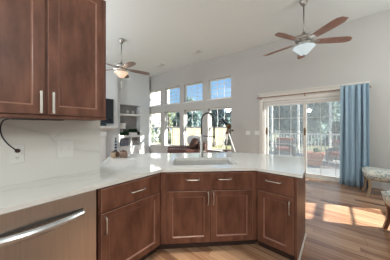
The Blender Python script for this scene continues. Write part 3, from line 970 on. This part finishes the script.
# one trough planter with trailing ivy
t = thing('potted_ivy', 'white trough planter of trailing green ivy on the middle niche shelf', 'plant', (-7.13, 4.0, LZ))
bm = BM(); box(bm, (-7.19, 3.79, LZ), (-7.07, 4.20, LZ + 0.13), None, 0.008)
obj('planter', bm, 'ceramic', t)
bm = BM()
for i in range(560):
    yy = 3.40 + 0.92 * random.random()
    env = 0.17 + 0.09 * math.sin(yy * 23) * math.sin(yy * 9 + 1)
    over = 3.79 < yy < 4.20
    zz = LZ + (0.13 if over else 0.012) + random.random() * (env if not over else 0.14)
    leaf(bm, Vector((-7.13 + random.uniform(-0.05, 0.075), yy, zz)), Vector((random.uniform(-0.2, 1), random.uniform(-1, 1), random.uniform(0.0, 0.9))), random.uniform(0.05, 0.085))
obj('foliage', bm, 'leaf_d', t)
for yy, lab, hh in ((3.77, 'small white candle holder, left one on the top niche shelf', 0.15), (4.03, 'small white cross-shaped ornament, right one on the top niche shelf', 0.14)):
    t = thing('candle_holder' if yy < 3.9 else 'ornament', lab, 'candle holder' if yy < 3.9 else 'ornament', (-7.15, yy, 1.955))
    bm = BM(); lathe(bm, (-7.15, yy, 1.955), [(0.04, 0), (0.04, 0.01), (0.015, 0.02), (0.012, 0.05)], 14)
    obj('base', bm, 'ceramic', t, True)
    bm = BM()
    if yy < 3.9: lathe(bm, (-7.15, yy, 1.955), [(0.04, 0.05), (0.045, 0.06), (0.045, hh), (0.038, hh)], 14)
    else:
        box(bm, (-7.16, yy - 0.02, 2.005), (-7.14, yy + 0.02, 2.105), None, 0.004); box(bm, (-7.161, yy - 0.06, 2.04), (-7.139, yy + 0.06, 2.075), None, 0.004)
    obj('cup' if yy < 3.9 else 'cross', bm, 'ceramic', t)
t = thing('storage_box', 'slate blue storage box filling the lower left niche cubby', 'box', (-7.2, 3.62, 0.52))
bm = BM(); box(bm, (-7.36, 3.45, 0.52), (-7.10, 3.80, 0.80), None, 0.01)
bx_ = obj('body', bm, 'grey_box', t)
bm = BM(); box(bm, (-7.37, 3.44, 0.80), (-7.09, 3.81, 0.845), None, 0.006)
obj('lid', bm, 'grey_box', t)
t = thing('storage_basket', 'low taupe basket in the lower right niche cubby', 'basket', (-7.2, 4.14, 0.52))
bm = BM(); box(bm, (-7.34, 3.97, 0.52), (-7.14, 4.30, 0.70), None, 0.012)
obj('body', bm, 'niche', t)
bm = BM(); tube(bm, [(-7.14, 4.07, 0.66), (-7.12, 4.09, 0.65), (-7.12, 4.18, 0.65), (-7.14, 4.20, 0.66)], 0.006)
obj('handle', bm, 'tan', t)

# ------------------------------------------------------------------ leather chaise with pillows
def P(xpx_dir, d):  # helper: point at view depth d and lateral offset u (metres), on plan
    th = R(40); return Vector((xpx_dir * math.cos(th) - d * math.sin(th), xpx_dir * math.sin(th) + d * math.cos(th), 0))
so = P(-0.90, 5.45)
ST = Matrix.Translation(so) @ Matrix.Rotation(R(40), 4, 'Z')    # local x to the right, y away
sf = thing('chaise_lounge', 'dark brown leather chaise in front of the tall windows', 'chaise', so + Vector((0.3, 0.5, 0)))
bm = BM(); box(bm, (0.0, 0.02, 0.10), (1.26, 0.85, 0.40), ST, 0.02)
obj('base', bm, 'leather', sf)
bm = BM(); box(bm, (-0.02, 0.0, 0.40), (1.18, 0.40, 0.625), ST, 0.05)
obj('near_cushion', bm, 'leather', sf, True)
bm = BM(); box(bm, (-0.08, 0.42, 0.40), (1.18, 0.86, 0.67), ST, 0.05)
obj('far_cushion', bm, 'leather', sf, True)
bm = BM(); box(bm, (1.0, 0.0, 0.38), (1.28, 0.86, 0.82), ST, 0.06)
obj('backrest', bm, 'leather', sf, True)
for sx, sy in ((0.08, 0.08), (1.18, 0.08), (0.08, 0.78), (1.18, 0.78)):
    bm = BM(); tube(bm, [ST @ Vector((sx, sy, 0)), ST @ Vector((sx, sy, 0.11))], [0.018, 0.028])
    obj('leg', bm, 'brown', sf)
def pillow(name, label, material, c, size, tilt, zrot):
    bm = BM()
    T = Matrix.Rotation(R(40 + zrot), 4, 'Z') @ Matrix.Rotation(R(tilt), 4, 'Y')
    blob(bm, ST @ Vector(c), size[0], size[1], size[2], T.to_3x3(), 24, 14, 0.62)
    return tag(obj(name, bm, material, None, True), label, 'pillow')
pillow('pillow', 'white pillow at the back of the brown leather chaise', 'pillow_w', (0.86, 0.62, 0.86), (0.08, 0.26, 0.20), -20, 70)
pillow('pillow', 'dark brown pillow leaning on the white pillow of the chaise', 'pillow_b', (0.86, 0.30, 0.80), (0.07, 0.19, 0.19), 30, 30)

# ------------------------------------------------------------------ telescope on tripod
tp = P(1.03, 5.25)
te = thing('telescope', 'dark telescope on a silver tripod beside the right window', 'telescope', tp)
head = tp + Vector((0, 0, 1.18))
rt = Vector((math.cos(R(40)), math.sin(R(40)), 0)); aw = Vector((-math.sin(R(40)), math.cos(R(40)), 0))
for v in (rt * -0.43 - aw * 0.1, rt * 0.43 - aw * 0.1, aw * 0.42):
    bm = BM(); tube(bm, [head + v * 0.08 - Vector((0, 0, 0.02)), head + v * 0.55 - Vector((0, 0, 0.62)), tp + v + Vector((0, 0, 0.005))], [0.022, 0.018, 0.012], 8)
    lg = obj('leg', bm, 'tripod', te)
    bm = BM(); p_ = head + v * 0.55 - Vector((0, 0, 0.62))
    blob(bm, p_, 0.026, 0.026, 0.03)
    obj('leg_clamp', bm, 'black', lg)
bm = BM(); lathe(bm, tp + Vector((0, 0, 0.61)), [(0.13, 0), (0.15, 0.004), (0.15, 0.022), (0.13, 0.026)], 18)
obj('tray', bm, 'brown', te)
bm = BM(); lathe(bm, head, [(0.06, -0.03), (0.06, 0.02), (0.03, 0.03), (0.03, 0.12)], 14)
obj('mount_head', bm, 'brown', te)
bm = BM(); blob(bm, head + rt * 0.04 + Vector((0, 0, 0.20)), 0.085, 0.085, 0.085)
obj('drive_housing', bm, 'brass', te, True)
bm = BM(); tube(bm, [head + Vector((0, 0, 0.03)), head + rt * 0.16 + Vector((0, 0, 0.07))], 0.012); blob(bm, head + rt * 0.17 + Vector((0, 0, 0.075)), 0.035, 0.035, 0.035)
obj('counterweight', bm, 'brown', te, True)
ax = (-rt * 0.62 + Vector((0, 0, 0.78)) + aw * 0.25).normalized()
c0 = head + rt * 0.02 + Vector((0, 0, 0.22))
bm = BM(); tube(bm, [c0 - ax * 0.04, c0 + ax * 0.22, c0 + ax * 0.22, c0 + ax * 0.30], [0.036, 0.038, 0.046, 0.046], 14)
tb = obj('tube', bm, 'tele', te, True)
sd = ax.cross(aw).normalized()
for off, st, ln, r_, nm in ((sd * 0.075, 0.10, 0.18, 0.018, 'finder_scope'), (-sd * 0.075, 0.08, 0.14, 0.02, 'guide_scope')):
    bm = BM(); tube(bm, [c0 + off + ax * st, c0 + off + ax * (st + ln)], [r_, r_ * 1.2], 10)
    tube(bm, [c0 + ax * (st + 0.05), c0 + off + ax * (st + 0.05)], 0.008, 6)
    obj(nm, bm, 'tele', tb)
e0 = c0 + ax * 0.17
for dv, ln in ((-rt * 0.9 + Vector((0, 0, 0.1)), 0.19), (-rt * 0.85 + Vector((0, 0, -0.5)), 0.15), (-rt * 0.7 + Vector((0, 0, 0.95)), 0.24)):
    bm = BM(); dv = dv.normalized(); tube(bm, [e0 + dv * 0.04, e0 + dv * (ln - 0.04), e0 + dv * ln], [0.011, 0.011, 0.02], 8)
    obj('eyepiece', bm, 'tele', tb)

# ------------------------------------------------------------------ switches by the door
for xw, lab in ((-2.272, 'white switch plate on the back wall, farther from the sliding door'), (-1.985, 'white switch plate on the back wall, next to the sliding door casing')):
    t = thing('light_switch', lab, 'light switch', WT @ Vector((xw, -0.004, 1.11)))
    bm = BM(); box(bm, (xw - 0.07, -0.007, 1.11), (xw + 0.07, -0.0005, 1.235), WT, 0.002)
    obj('cover_plate', bm, 'plate', t)
    for dx in (-0.03, 0.03):
        bm = BM(); box(bm, (xw + dx - 0.016, -0.010, 1.14), (xw + dx + 0.016, -0.006, 1.205), WT, 0.001)
        obj('rocker', bm, 'plate', t)

# ------------------------------------------------------------------ curtain and rod
cr_ = thing('curtain_rod', 'slim brown curtain rod across the sliding door header', 'curtain rod', WT @ Vector((-0.7, -0.09, 2.25)))
bm = BM(); tube(bm, [WT @ Vector((-1.90, -0.10, 2.262)), WT @ Vector((0.50, -0.10, 2.262))], 0.011, 10)
obj('pole', bm, 'rod', cr_)
for xe, s in ((-1.90, -1), (0.50, 1)):
    bm = BM(); blob(bm, WT @ Vector((xe + s * 0.02, -0.10, 2.262)), 0.026, 0.026, 0.026)
    obj('finial', bm, 'rod' if s < 0 else 'nickel', cr_, True)
for xb in (-1.86, -0.72, 0.46):
    bm = BM(); box(bm, (xb - 0.01, -0.11, 2.235), (xb + 0.01, -0.024, 2.25), WT); box(bm, (xb - 0.012, -0.03, 2.20), (xb + 0.012, -0.0225, 2.29), WT)
    obj('bracket', bm, 'rod', cr_)
bm = BM()
NX_, NZ_ = 160, 14
grid = []
CX0, CX1 = -0.015, 0.445
for j in range(NZ_ + 1):
    fz = j / NZ_
    z = 0.015 + (2.335 - 0.015) * fz
    row = []
    for i in range(NX_ + 1):
        fx = i / NX_
        ph = fx * 2 * math.pi * 5.0 + 0.8 * math.sin(fx * 7)
        am = 0.056 + 0.022 * math.sin(fx * 9 + 1.2)
        w_ = math.sin(ph + 0.7 * math.sin(ph) + 0.25 * math.sin(fz * 4 + fx * 11))
        spread = 1.0 + 0.05 * (1 - fz)
        x = CX0 + (CX1 - CX0) * ((fx - 0.5) * spread + 0.5) + 0.016 * math.sin(2 * ph + fz)
        row.append(bm.verts.new(WT @ Vector((x, -0.185 - am * w_ * (0.8 + 0.3 * (1 - fz)), z))))
    grid.append(row)
for j in range(NZ_):
    for i in range(NX_):
        bm.faces.new((grid[j][i], grid[j][i + 1], grid[j + 1][i + 1], grid[j + 1][i]))
cu = obj('curtain', bm, 'curtain', None, True)
md = cu.modifiers.new('cloth', 'SOLIDIFY'); md.thickness = 0.004
tag(cu, 'long blue pleated curtain drawn to the right of the sliding door', 'curtain')

# ------------------------------------------------------------------ upholstered benches
def bench(label, cx, cy, ln, dp, rot, legm):
    T = frame((cx, cy, 0), rot)     # local x along the bench from its left end, y away, centred in depth
    t = thing('upholstered_bench', label, 'bench', (T @ Vector((ln / 2, 0, 0))), 'upholstered benches')
    bm = BM(); box(bm, (0.03, -dp / 2 + 0.03, 0.325), (ln - 0.03, dp / 2 - 0.03, 0.36), T, 0.005)
    obj('seat_frame', bm, legm, t)
    bm = BM()
    nx, ny = 24, 14
    # padded seat: crowned top, sides tucked under
    def pt(u, v, top):
        x = ln * u; y = dp * (v - 0.5)
        e = min(u * ln, (1 - u) * ln, v * dp, (1 - v) * dp)
        c = 1 - math.exp(-e / 0.035)
        return T @ Vector((x, y, (0.49 + 0.04 * c) if top else 0.35))
    tp_ = [[bm.verts.new(pt(i / nx, j / ny, True)) for j in range(ny + 1)] for i in range(nx + 1)]
    bt = [[bm.verts.new(T @ Vector((0.025 + (ln - 0.05) * i / nx, (dp - 0.05) * (j / ny - 0.5), 0.35))) for j in range(ny + 1)] for i in range(nx + 1)]
    for i in range(nx):
        for j in range(ny):
            bm.faces.new((tp_[i][j], tp_[i + 1][j], tp_[i + 1][j + 1], tp_[i][j + 1]))
            bm.faces.new((bt[i][j], bt[i][j + 1], bt[i + 1][j + 1], bt[i + 1][j]))
    for i in range(nx):
        bm.faces.new((tp_[i][0], bt[i][0], bt[i + 1][0], tp_[i + 1][0])); bm.faces.new((tp_[i][ny], tp_[i + 1][ny], bt[i + 1][ny], bt[i][ny]))
    for j in range(ny):
        bm.faces.new((tp_[0][j], tp_[0][j + 1], bt[0][j + 1], bt[0][j])); bm.faces.new((tp_[nx][j], bt[nx][j], bt[nx][j + 1], tp_[nx][j + 1]))
    bmesh.ops.recalc_face_normals(bm, faces=bm.faces)
    obj('seat', bm, 'damask', t, True)
    for sx, sy in ((0, -1), (0, 1), (1, -1), (1, 1)):
        bx0 = 0.05 if sx == 0 else ln - 0.05
        s = -1 if sx == 0 else 1
        by = sy * (dp / 2 - 0.05)
        bm = BM()
        pts = [(bx0, by, 0.352), (bx0 - s * 0.012, by, 0.27), (bx0 - s * 0.005, by, 0.14), (bx0 + s * 0.025, by + sy * 0.01, 0.0)]
        prev = None
        for k, (x, y, z) in enumerate(pts):
            w_ = (0.026, 0.021, 0.018, 0.018)[k]
            ring = [bm.verts.new(T @ Vector((x + a * w_, y + b * w_, z))) for a, b in ((-1, -1), (1, -1), (1, 1), (-1, 1))]
            if prev:
                for q in range(4): bm.faces.new((prev[q], ring[q], ring[(q + 1) % 4], prev[(q + 1) % 4]))
            else: bm.faces.new(ring)
            prev = ring
        bm.faces.new(list(reversed(prev)))
        bmesh.ops.recalc_face_normals(bm, faces=bm.faces)
        obj('leg', bm, legm, t)
    return t
bench('patterned pale blue bench with wooden legs beside the curtain', 0.475, 4.85, 1.25, 0.47, 3.5, 'leg_g')
bench('patterned pale blue bench with red-brown legs in the sun patch at right', 0.535, 3.12, 1.25, 0.50, 9, 'leg')

# ------------------------------------------------------------------ ceiling fans and vents
def fan(label, cx, cy, zc, zh, rad, angs, bladem, bowlm, bulbm, watts, lampcol, chain):
    t = thing('ceiling_fan', label, 'ceiling fan', (cx, cy, CEIL), 'ceiling fans')
    bm = BM(); lathe(bm, (cx, cy, CEIL), [(0.02, -0.12), (0.035, -0.11), (0.065, -0.06), (0.075, -0.02), (0.075, 0.0)], 22)
    obj('canopy', bm, 'fan_metal', t, True)
    bm = BM(); tube(bm, [(cx, cy, CEIL - 0.11), (cx, cy, zh + 0.09)], 0.013, 10)
    obj('downrod', bm, 'fan_metal', t, True)
    bm = BM(); lathe(bm, (cx, cy, zh), [(0.05, -0.14), (0.12, -0.10), (0.125, -0.06), (0.09, -0.05), (0.15, -0.03), (0.155, 0.02), (0.12, 0.06), (0.04, 0.09), (0.025, 0.14)], 26)
    obj('motor_housing', bm, 'fan_metal', t, True)
    for a in angs:
        T = frame((cx, cy, zh - 0.055), a) @ Matrix.Rotation(R(-12), 4, 'X')
        bm = BM()
        prof = [(0.21, 0.055), (0.26, 0.068), (0.45, 0.082), (0.66, 0.086), (rad - 0.06, 0.080), (rad, 0.045)]
        up, dn = [], []
        for x, hw in prof:
            x = x * 1.0
            zd = -0.035 * (x / rad) ** 1
            up.append((bm.verts.new(T @ Vector((x, -hw * 1.0, zd + 0.004))), bm.verts.new(T @ Vector((x + (0.02 if x > rad - 0.01 else 0), hw, zd + 0.004)))))
            dn.append((bm.verts.new(T @ Vector((x, -hw * 1.0, zd - 0.004))), bm.verts.new(T @ Vector((x + (0.02 if x > rad - 0.01 else 0), hw, zd - 0.004)))))
        for i in range(len(prof) - 1):
            bm.faces.new((up[i][0], up[i + 1][0], up[i + 1][1], up[i][1])); bm.faces.new((dn[i][0], dn[i][1], dn[i + 1][1], dn[i + 1][0]))
            bm.faces.new((up[i][0], dn[i][0], dn[i + 1][0], up[i + 1][0])); bm.faces.new((up[i][1], up[i + 1][1], dn[i + 1][1], dn[i][1]))
        bm.faces.new((up[0][0], up[0][1], dn[0][1], dn[0][0])); bm.faces.new((up[-1][0], dn[-1][0], dn[-1][1], up[-1][1]))
        bl = obj('blade', bm, bladem, t)
        bm = BM(); box(bm, (0.11, -0.022, -0.012), (0.25, 0.022, 0.016), T, 0.004); box(bm, (0.22, -0.045, -0.016), (0.30, 0.045, -0.009), T, 0.003)
        obj('blade_bracket', bm, 'fan_metal', bl)
    bm = BM(); lathe(bm, (cx, cy, zh), [(0.10, -0.185), (0.105, -0.14), (0.06, -0.13)], 22)
    obj('light_fitter', bm, 'fan_metal', t, True)
    bm = BM(); lathe(bm, (cx, cy, zh), [(0.02, -0.318), (0.065, -0.305), (0.115, -0.25), (0.165, -0.195), (0.196, -0.168), (0.190, -0.165), (0.158, -0.193), (0.108, -0.246), (0.058, -0.296)], 26, False, True)
    bw = obj('light_bowl', bm, bowlm, t, True)
    bm = BM(); lathe(bm, (cx, cy, zh), [(0.01, -0.335), (0.018, -0.33), (0.022, -0.315)], 14)
    obj('finial', bm, 'fan_metal', bw, True)
    for k in range(3):
        aa = 2 * math.pi * k / 3 + 0.6
        bm = BM(); blob(bm, (cx + 0.055 * math.cos(aa), cy + 0.055 * math.sin(aa), zh - 0.215), 0.024, 0.024, 0.035)
        obj('bulb', bm, bulbm, bw, True)
    if chain:
        bm = BM()
        for dx, l_ in ((0.0, chain),):
            for q in range(int(l_ / 0.03)):
                blob(bm, (cx + dx, cy, zh - 0.335 - 0.03 * q), 0.006, 0.006, 0.014, seg=8, rings=6)
            blob(bm, (cx + dx, cy, zh - 0.335 - l_ * 0.55), 0.014, 0.014, 0.02, seg=8, rings=6); blob(bm, (cx + dx, cy, zh - 0.335 - l_), 0.014, 0.014, 0.025, seg=8, rings=6)
        obj('pull_chain', bm, 'fan_metal', t)
    d = bpy.data.lights.new('fan_lamp', 'POINT'); d.energy = watts; d.color = lampcol; d.shadow_soft_size = 0.04
    o = bpy.data.objects.new('fan_lamp', d); COL.objects.link(o); o.location = (cx, cy, zh - 0.20)
fan('brown-bladed ceiling fan with a cool white light near the sliding door', -0.457, 3.94, CEIL, 3.125, 0.80, (-42, 28, 101, 175, 247), 'blade', 'bowl_cool', 'bulb_cool', FAN_LIGHT_RIGHT, (0.93, 0.98, 1.0), 0)
fan('brown-bladed ceiling fan with a warm glowing light above the living room', -4.72, 2.30, CEIL, 3.11, 0.80, (-4, 68, 142, 214, 286), 'blade_g', 'bowl_warm', 'bulb_warm', FAN_LIGHT_LEFT, (1.0, 0.86, 0.7), 0.26)

for cx, cy, lab in ((-3.6, 4.34, 'white ceiling vent nearer the sliding door'), (-5.48, 4.26, 'white ceiling vent nearer the living room fan')):
    t = thing('ceiling_vent', lab, 'vent', (cx, cy, CEIL - 0.02), 'ceiling vents')
    bm = BM(); box(bm, (cx - 0.19, cy - 0.10, CEIL - 0.018), (cx + 0.19, cy + 0.10, CEIL - 0.001), None, 0.006)
    obj('vent_frame', bm, 'plate', t)
    bm = BM()
    for k in range(6): box(bm, (cx - 0.15, cy - 0.07 + k * 0.024, CEIL - 0.024), (cx + 0.15, cy - 0.058 + k * 0.024, CEIL - 0.0185))
    obj('louvres', bm, 'plate', t)

# ------------------------------------------------------------------ outside
bm = BM(); box(bm, (-60, 5.3, -0.62), (40, 70, -0.5))
structure(obj('lawn', bm, 'lawn'))
bm = BM(); prism(bm, [(-2.9, 5.46), (4.5, 5.9), (4.5, 11.0), (-2.9, 11.0)], -0.16, -0.06)
structure(obj('porch_floor', bm, 'deck'))
# railing at the far side of the porch
RY = 10.6
rl = thing('porch_railing', 'white porch railing with upright balusters beyond the sliding door', 'railing', (0.8, RY, -0.06))
bm = BM(); box(bm, (-2.9, RY - 0.05, 0.96), (4.5, RY + 0.05, 1.03), None, 0.008)
obj('top_rail', bm, 'trim', rl)
bm = BM(); box(bm, (-2.9, RY - 0.03, 0.04), (4.5, RY + 0.03, 0.10))
obj('bottom_rail', bm, 'trim', rl)
bm = BM(); box(bm, (-2.78 - 0.02, RY - 0.02, 0.10), (-2.78 + 0.02, RY + 0.02, 0.96))
b0 = obj('baluster', bm, 'trim', rl)
for i in range(1, 46):
    b_ = b0.copy(); COL.objects.link(b_); b_.parent = rl
    b_.location = b0.location + Vector((0.145 * i, 0, 0))
for px_, lab in ((-1.5, 'white porch post left of the terracotta planter'), (-0.12, 'white porch post behind the right-hand porch chair'), (-2.88, 'white porch post at the left end of the railing')):
    t = thing('porch_post', lab, 'post', (px_, RY + 0.12, -0.06), 'porch posts')
    bm = BM(); box(bm, (px_ - 0.05, RY + 0.06, -0.06), (px_ + 0.05, RY + 0.16, 3.3))
    obj('shaft', bm, 'trim', t)
    bm = BM(); box(bm, (px_ - 0.07, RY + 0.052, -0.06), (px_ + 0.07, RY + 0.18, 0.1), None, 0.006)
    obj('base', bm, 'trim', t)
# planter
PX, PY = -0.53, 7.64
t = thing('terracotta_planter', 'square terracotta planter standing on the porch', 'planter', (PX, PY, -0.06))
bm = BM()
lo_, hi_ = 0.19, 0.25
v0 = [bm.verts.new((PX + a * lo_, PY + b * lo_, -0.06)) for a, b in ((-1, -1), (1, -1), (1, 1), (-1, 1))]
v1 = [bm.verts.new((PX + a * hi_, PY + b * hi_, 0.30)) for a, b in ((-1, -1), (1, -1), (1, 1), (-1, 1))]
for q in range(4): bm.faces.new((v0[q], v0[(q + 1) % 4], v1[(q + 1) % 4], v1[q]))
bm.faces.new(list(reversed(v0))); bm.faces.new(v1)
bmesh.ops.bevel(bm, geom=list(bm.edges), offset=0.015, segments=2, affect='EDGES')
obj('pot', bm, 'terra', t)
bm = BM(); box(bm, (PX - 0.28, PY - 0.28, 0.30), (PX + 0.28, PY + 0.28, 0.42), None, 0.015)
obj('rim', bm, 'terra', t)
bm = BM(); tube(bm, [(PX + 0.05, PY, 0.41), (PX + 0.06, PY, 0.5), (PX + 0.05, PY, 0.58)], [0.03, 0.05, 0.02]); 
for i in range(30): leaf(bm, Vector((PX + 0.05, PY, 0.44)), Vector((random.uniform(-1, 1), random.uniform(-1, 1), random.uniform(0.2, 1.2))), 0.16)
obj('plant', bm, 'leaf_d', t)
# porch chairs
def porch_chair(label, cx, cy, w_, rot):
    T = frame((cx, cy, -0.06), rot)
    t = thing('porch_chair', label, 'chair', (cx, cy, -0.06), 'porch chairs')
    bm = BM(); box(bm, (-w_ / 2, 0.10, 0.30), (w_ / 2, 0.20, 0.82), T, 0.02)
    obj('backrest', bm, 'wicker', t)
    bm = BM(); box(bm, (-w_ / 2 + 0.03, -0.45, 0.18), (w_ / 2 - 0.03, 0.12, 0.33), T, 0.015)
    obj('seat_base', bm, 'wicker', t)
    for s in (-1, 1):
        bm = BM(); box(bm, (s * w_ / 2 - 0.05, -0.50, 0.10), (s * w_ / 2 + 0.05, 0.18, 0.56), T, 0.02)
        obj('arm', bm, 'wicker', t)
    bm = BM(); box(bm, (-w_ / 2 + 0.06, -0.47, 0.33), (w_ / 2 - 0.06, 0.06, 0.47), T, 0.03)
    obj('seat_cushion', bm, 'cushion', t, True)
    bm = BM(); box(bm, (-w_ / 2 + 0.03, 0.05, 0.78), (w_ / 2 - 0.03, 0.22, 0.90), T, 0.03)
    obj('back_cushion', bm, 'cushion', t, True)
    for sx in (-1, 1):
        for sy in (-0.42, 0.12):
            bm = BM(); box(bm, (sx * w_ / 2 - 0.03, sy - 0.03, 0), (sx * w_ / 2 + 0.03, sy + 0.03, 0.12), T)
            obj('leg', bm, 'wicker', t)
porch_chair('grey wicker porch chair with red cushions left of the terracotta planter', -1.80, 8.9, 0.78, 10)
porch_chair('grey wicker porch chair with red cushions next to the curtain edge', 0.28, 8.6, 0.72, -15)

# fence
FT = frame((-9.6, 8.7, -0.5), 80)            # local x along the fence, -y towards the house
fn = thing('wooden_fence', 'pale wooden board fence seen through the right-hand windows', 'fence', (-8.8, 13.3, -0.5))
bm = BM()
for i in range(56):
    xx = i * 0.17
    box(bm, (xx, -0.012, 0.04), (xx + 0.16, 0.012, 1.79), FT)
obj('boards', bm, 'fence', fn)
bm = BM(); box(bm, (0, 0.012, 1.45), (9.5, 0.05, 1.54), FT); box(bm, (0, 0.012, 0.4), (9.5, 0.05, 0.5), FT)
obj('rails', bm, 'fence', fn)
for i in range(5):
    bm = BM(); xx = 0.05 + i * 2.3; box(bm, (xx, 0.05, 0), (xx + 0.09, 0.14, 1.84), FT)
    obj('post', bm, 'fence', fn)

# neighbouring house
hs = thing('house', 'white sided neighbouring house seen through the left windows', 'house', (-24, 13.2, -0.5))
bm = BM()
HX0, HX1, HY0, HY1 = -29.0, -19.0, 9.2, 16.6
box(bm, (HX0, HY0, -0.5), (HX1, HY1, 7.2))
for k in range(38):
    z = -0.4 + k * 0.2
    box(bm, (HX1, HY0, z), (HX1 + 0.03, HY1, z + 0.17)); box(bm, (HX0, HY0 - 0.03, z), (HX1, HY0, z + 0.17))
obj('walls', bm, 'siding', hs)
bm = BM()
ym = (HY0 + HY1) / 2
v = [bm.verts.new(p) for p in ((HX0 - 0.4, HY0 - 0.4, 7.2), (HX1 + 0.4, HY0 - 0.4, 7.2), (HX1 + 0.4, HY1 + 0.4, 7.2), (HX0 - 0.4, HY1 + 0.4, 7.2), (HX0 - 0.4, ym, 10.0), (HX1 + 0.4, ym, 10.0))]
for q in ((0, 1, 5, 4), (2, 3, 4, 5), (0, 4, 3), (1, 2, 5), (3, 2, 1, 0)): bm.faces.new([v[i] for i in q])
obj('roof', bm, 'roof', hs)
for yy in (11.0, 14.0):
    bm = BM(); box(bm, (HX1 + 0.03, yy, 3.6), (HX1 + 0.08, yy + 1.0, 5.2)); 
    wf = obj('window', bm, 'trim', hs)
    bm = BM(); box(bm, (HX1 + 0.08, yy + 0.08, 3.7), (HX1 + 0.09, yy + 0.92, 5.1))
    obj('pane', bm, 'grey_box', wf)

# trees
def tree(label, x, y, h, r, fol, seed, nleaf=1700, ls=0.34, trunk=0.14, low=0.12, kindname='tree'):
    random.seed(seed)
    t = thing(kindname, label, 'tree', (x, y, -0.5), 'trees beyond the house')
    bm = BM(); tube(bm, [(x, y, -0.5), (x + 0.1, y, h * 0.3), (x - 0.05, y + 0.1, h * 0.75)], [trunk, trunk * 0.75, trunk * 0.3], 8)
    for k in range(6):
        a = random.uniform(0, 6.28); z0 = h * random.uniform(0.2, 0.55)
        tube(bm, [(x, y, z0), (x + math.cos(a) * r * 0.5, y + math.sin(a) * r * 0.5, z0 + h * 0.18)], [trunk * 0.4, trunk * 0.12], 6)
    obj('trunk', bm, 'bark', t)
    bm = BM()
    cl = []
    for k in range(16):
        a = random.uniform(0, 6.28); q = random.random()
        zz = h * (low + (1 - low) * random.random())
        rr = r * (1 - abs(zz / h - 0.45) * 0.9) * math.sqrt(q)
        cl.append((Vector((x + math.cos(a) * rr, y + math.sin(a) * rr, zz - 0.5)), r * random.uniform(0.28, 0.5)))
    for i in range(nleaf):
        c, cr0 = cl[i % 16]
        d = Vector((random.gauss(0, 1), random.gauss(0, 1), random.gauss(0, 1))).normalized()
        p = c + d * cr0 * random.random() ** 0.4
        leaf(bm, p, d + Vector((0, 0, -0.3)), ls * random.uniform(0.6, 1.2))
    obj('foliage', bm, fol, t)
TREES = [(-13.8, 14.7, 4.4, 2.0, 'fol_b'), (-12.8, 18.9, 5.3, 2.0, 'fol_b'), (-9.4, 21.6, 5.6, 2.0, 'fol_b'),
         (-5.6, 24.4, 5.5, 2.1, 'fol_b'), (-3.0, 23.6, 5.2, 2.0, 'fol_b'), (-1.5, 20.0, 4.6, 1.8, 'fol_b'), (0.9, 23.8, 4.9, 2.1, 'fol_b'), (-8.6, 26.4, 5.9, 2.1, 'fol_b'),
         (-13.2, 8.4, 3.6, 1.05, 'fol_g'), (-11.9, 10.3, 3.4, 0.95, 'fol_g'), (-15.6, 9.9, 3.7, 1.1, 'fol_g'), (6.8, 10.85, 9.7, 1.15, 'fol_g')]  # last tree is unseen, added with its crown shaped to block sun
WORDS = ['blue-green tree behind the fence outside the third tall window', 'blue-green tree behind the fence, left one of two outside the telescope window', 'blue-green tree behind the fence, right one of two outside the telescope window',
         'blue-green tree behind the left-hand porch chair', 'blue-green tree farther back between the porch chair and the terracotta planter', 'blue-green tree behind the terracotta planter', 'blue-green tree farther back behind the right-hand porch chair', 'blue-green tree at the far left edge of the sliding door view',
         'light green tree outside the leftmost tall window', 'light green tree outside the second tall window', 'light green tree in front of the white house', 'tall light green tree out of view, added to shade the windows']
for i, ((x, y, h, r, fo), lab) in enumerate(zip(TREES, WORDS)):
    tree(lab, x, y, h, r, fo, 11 + i, nleaf=4800 if fo == 'fol_b' else 1200, ls=0.46 if fo == 'fol_b' else 0.2 if h < 8 else 0.28, low=0.16 if fo == 'fol_b' else 0.14 if h < 8 else 0.8)
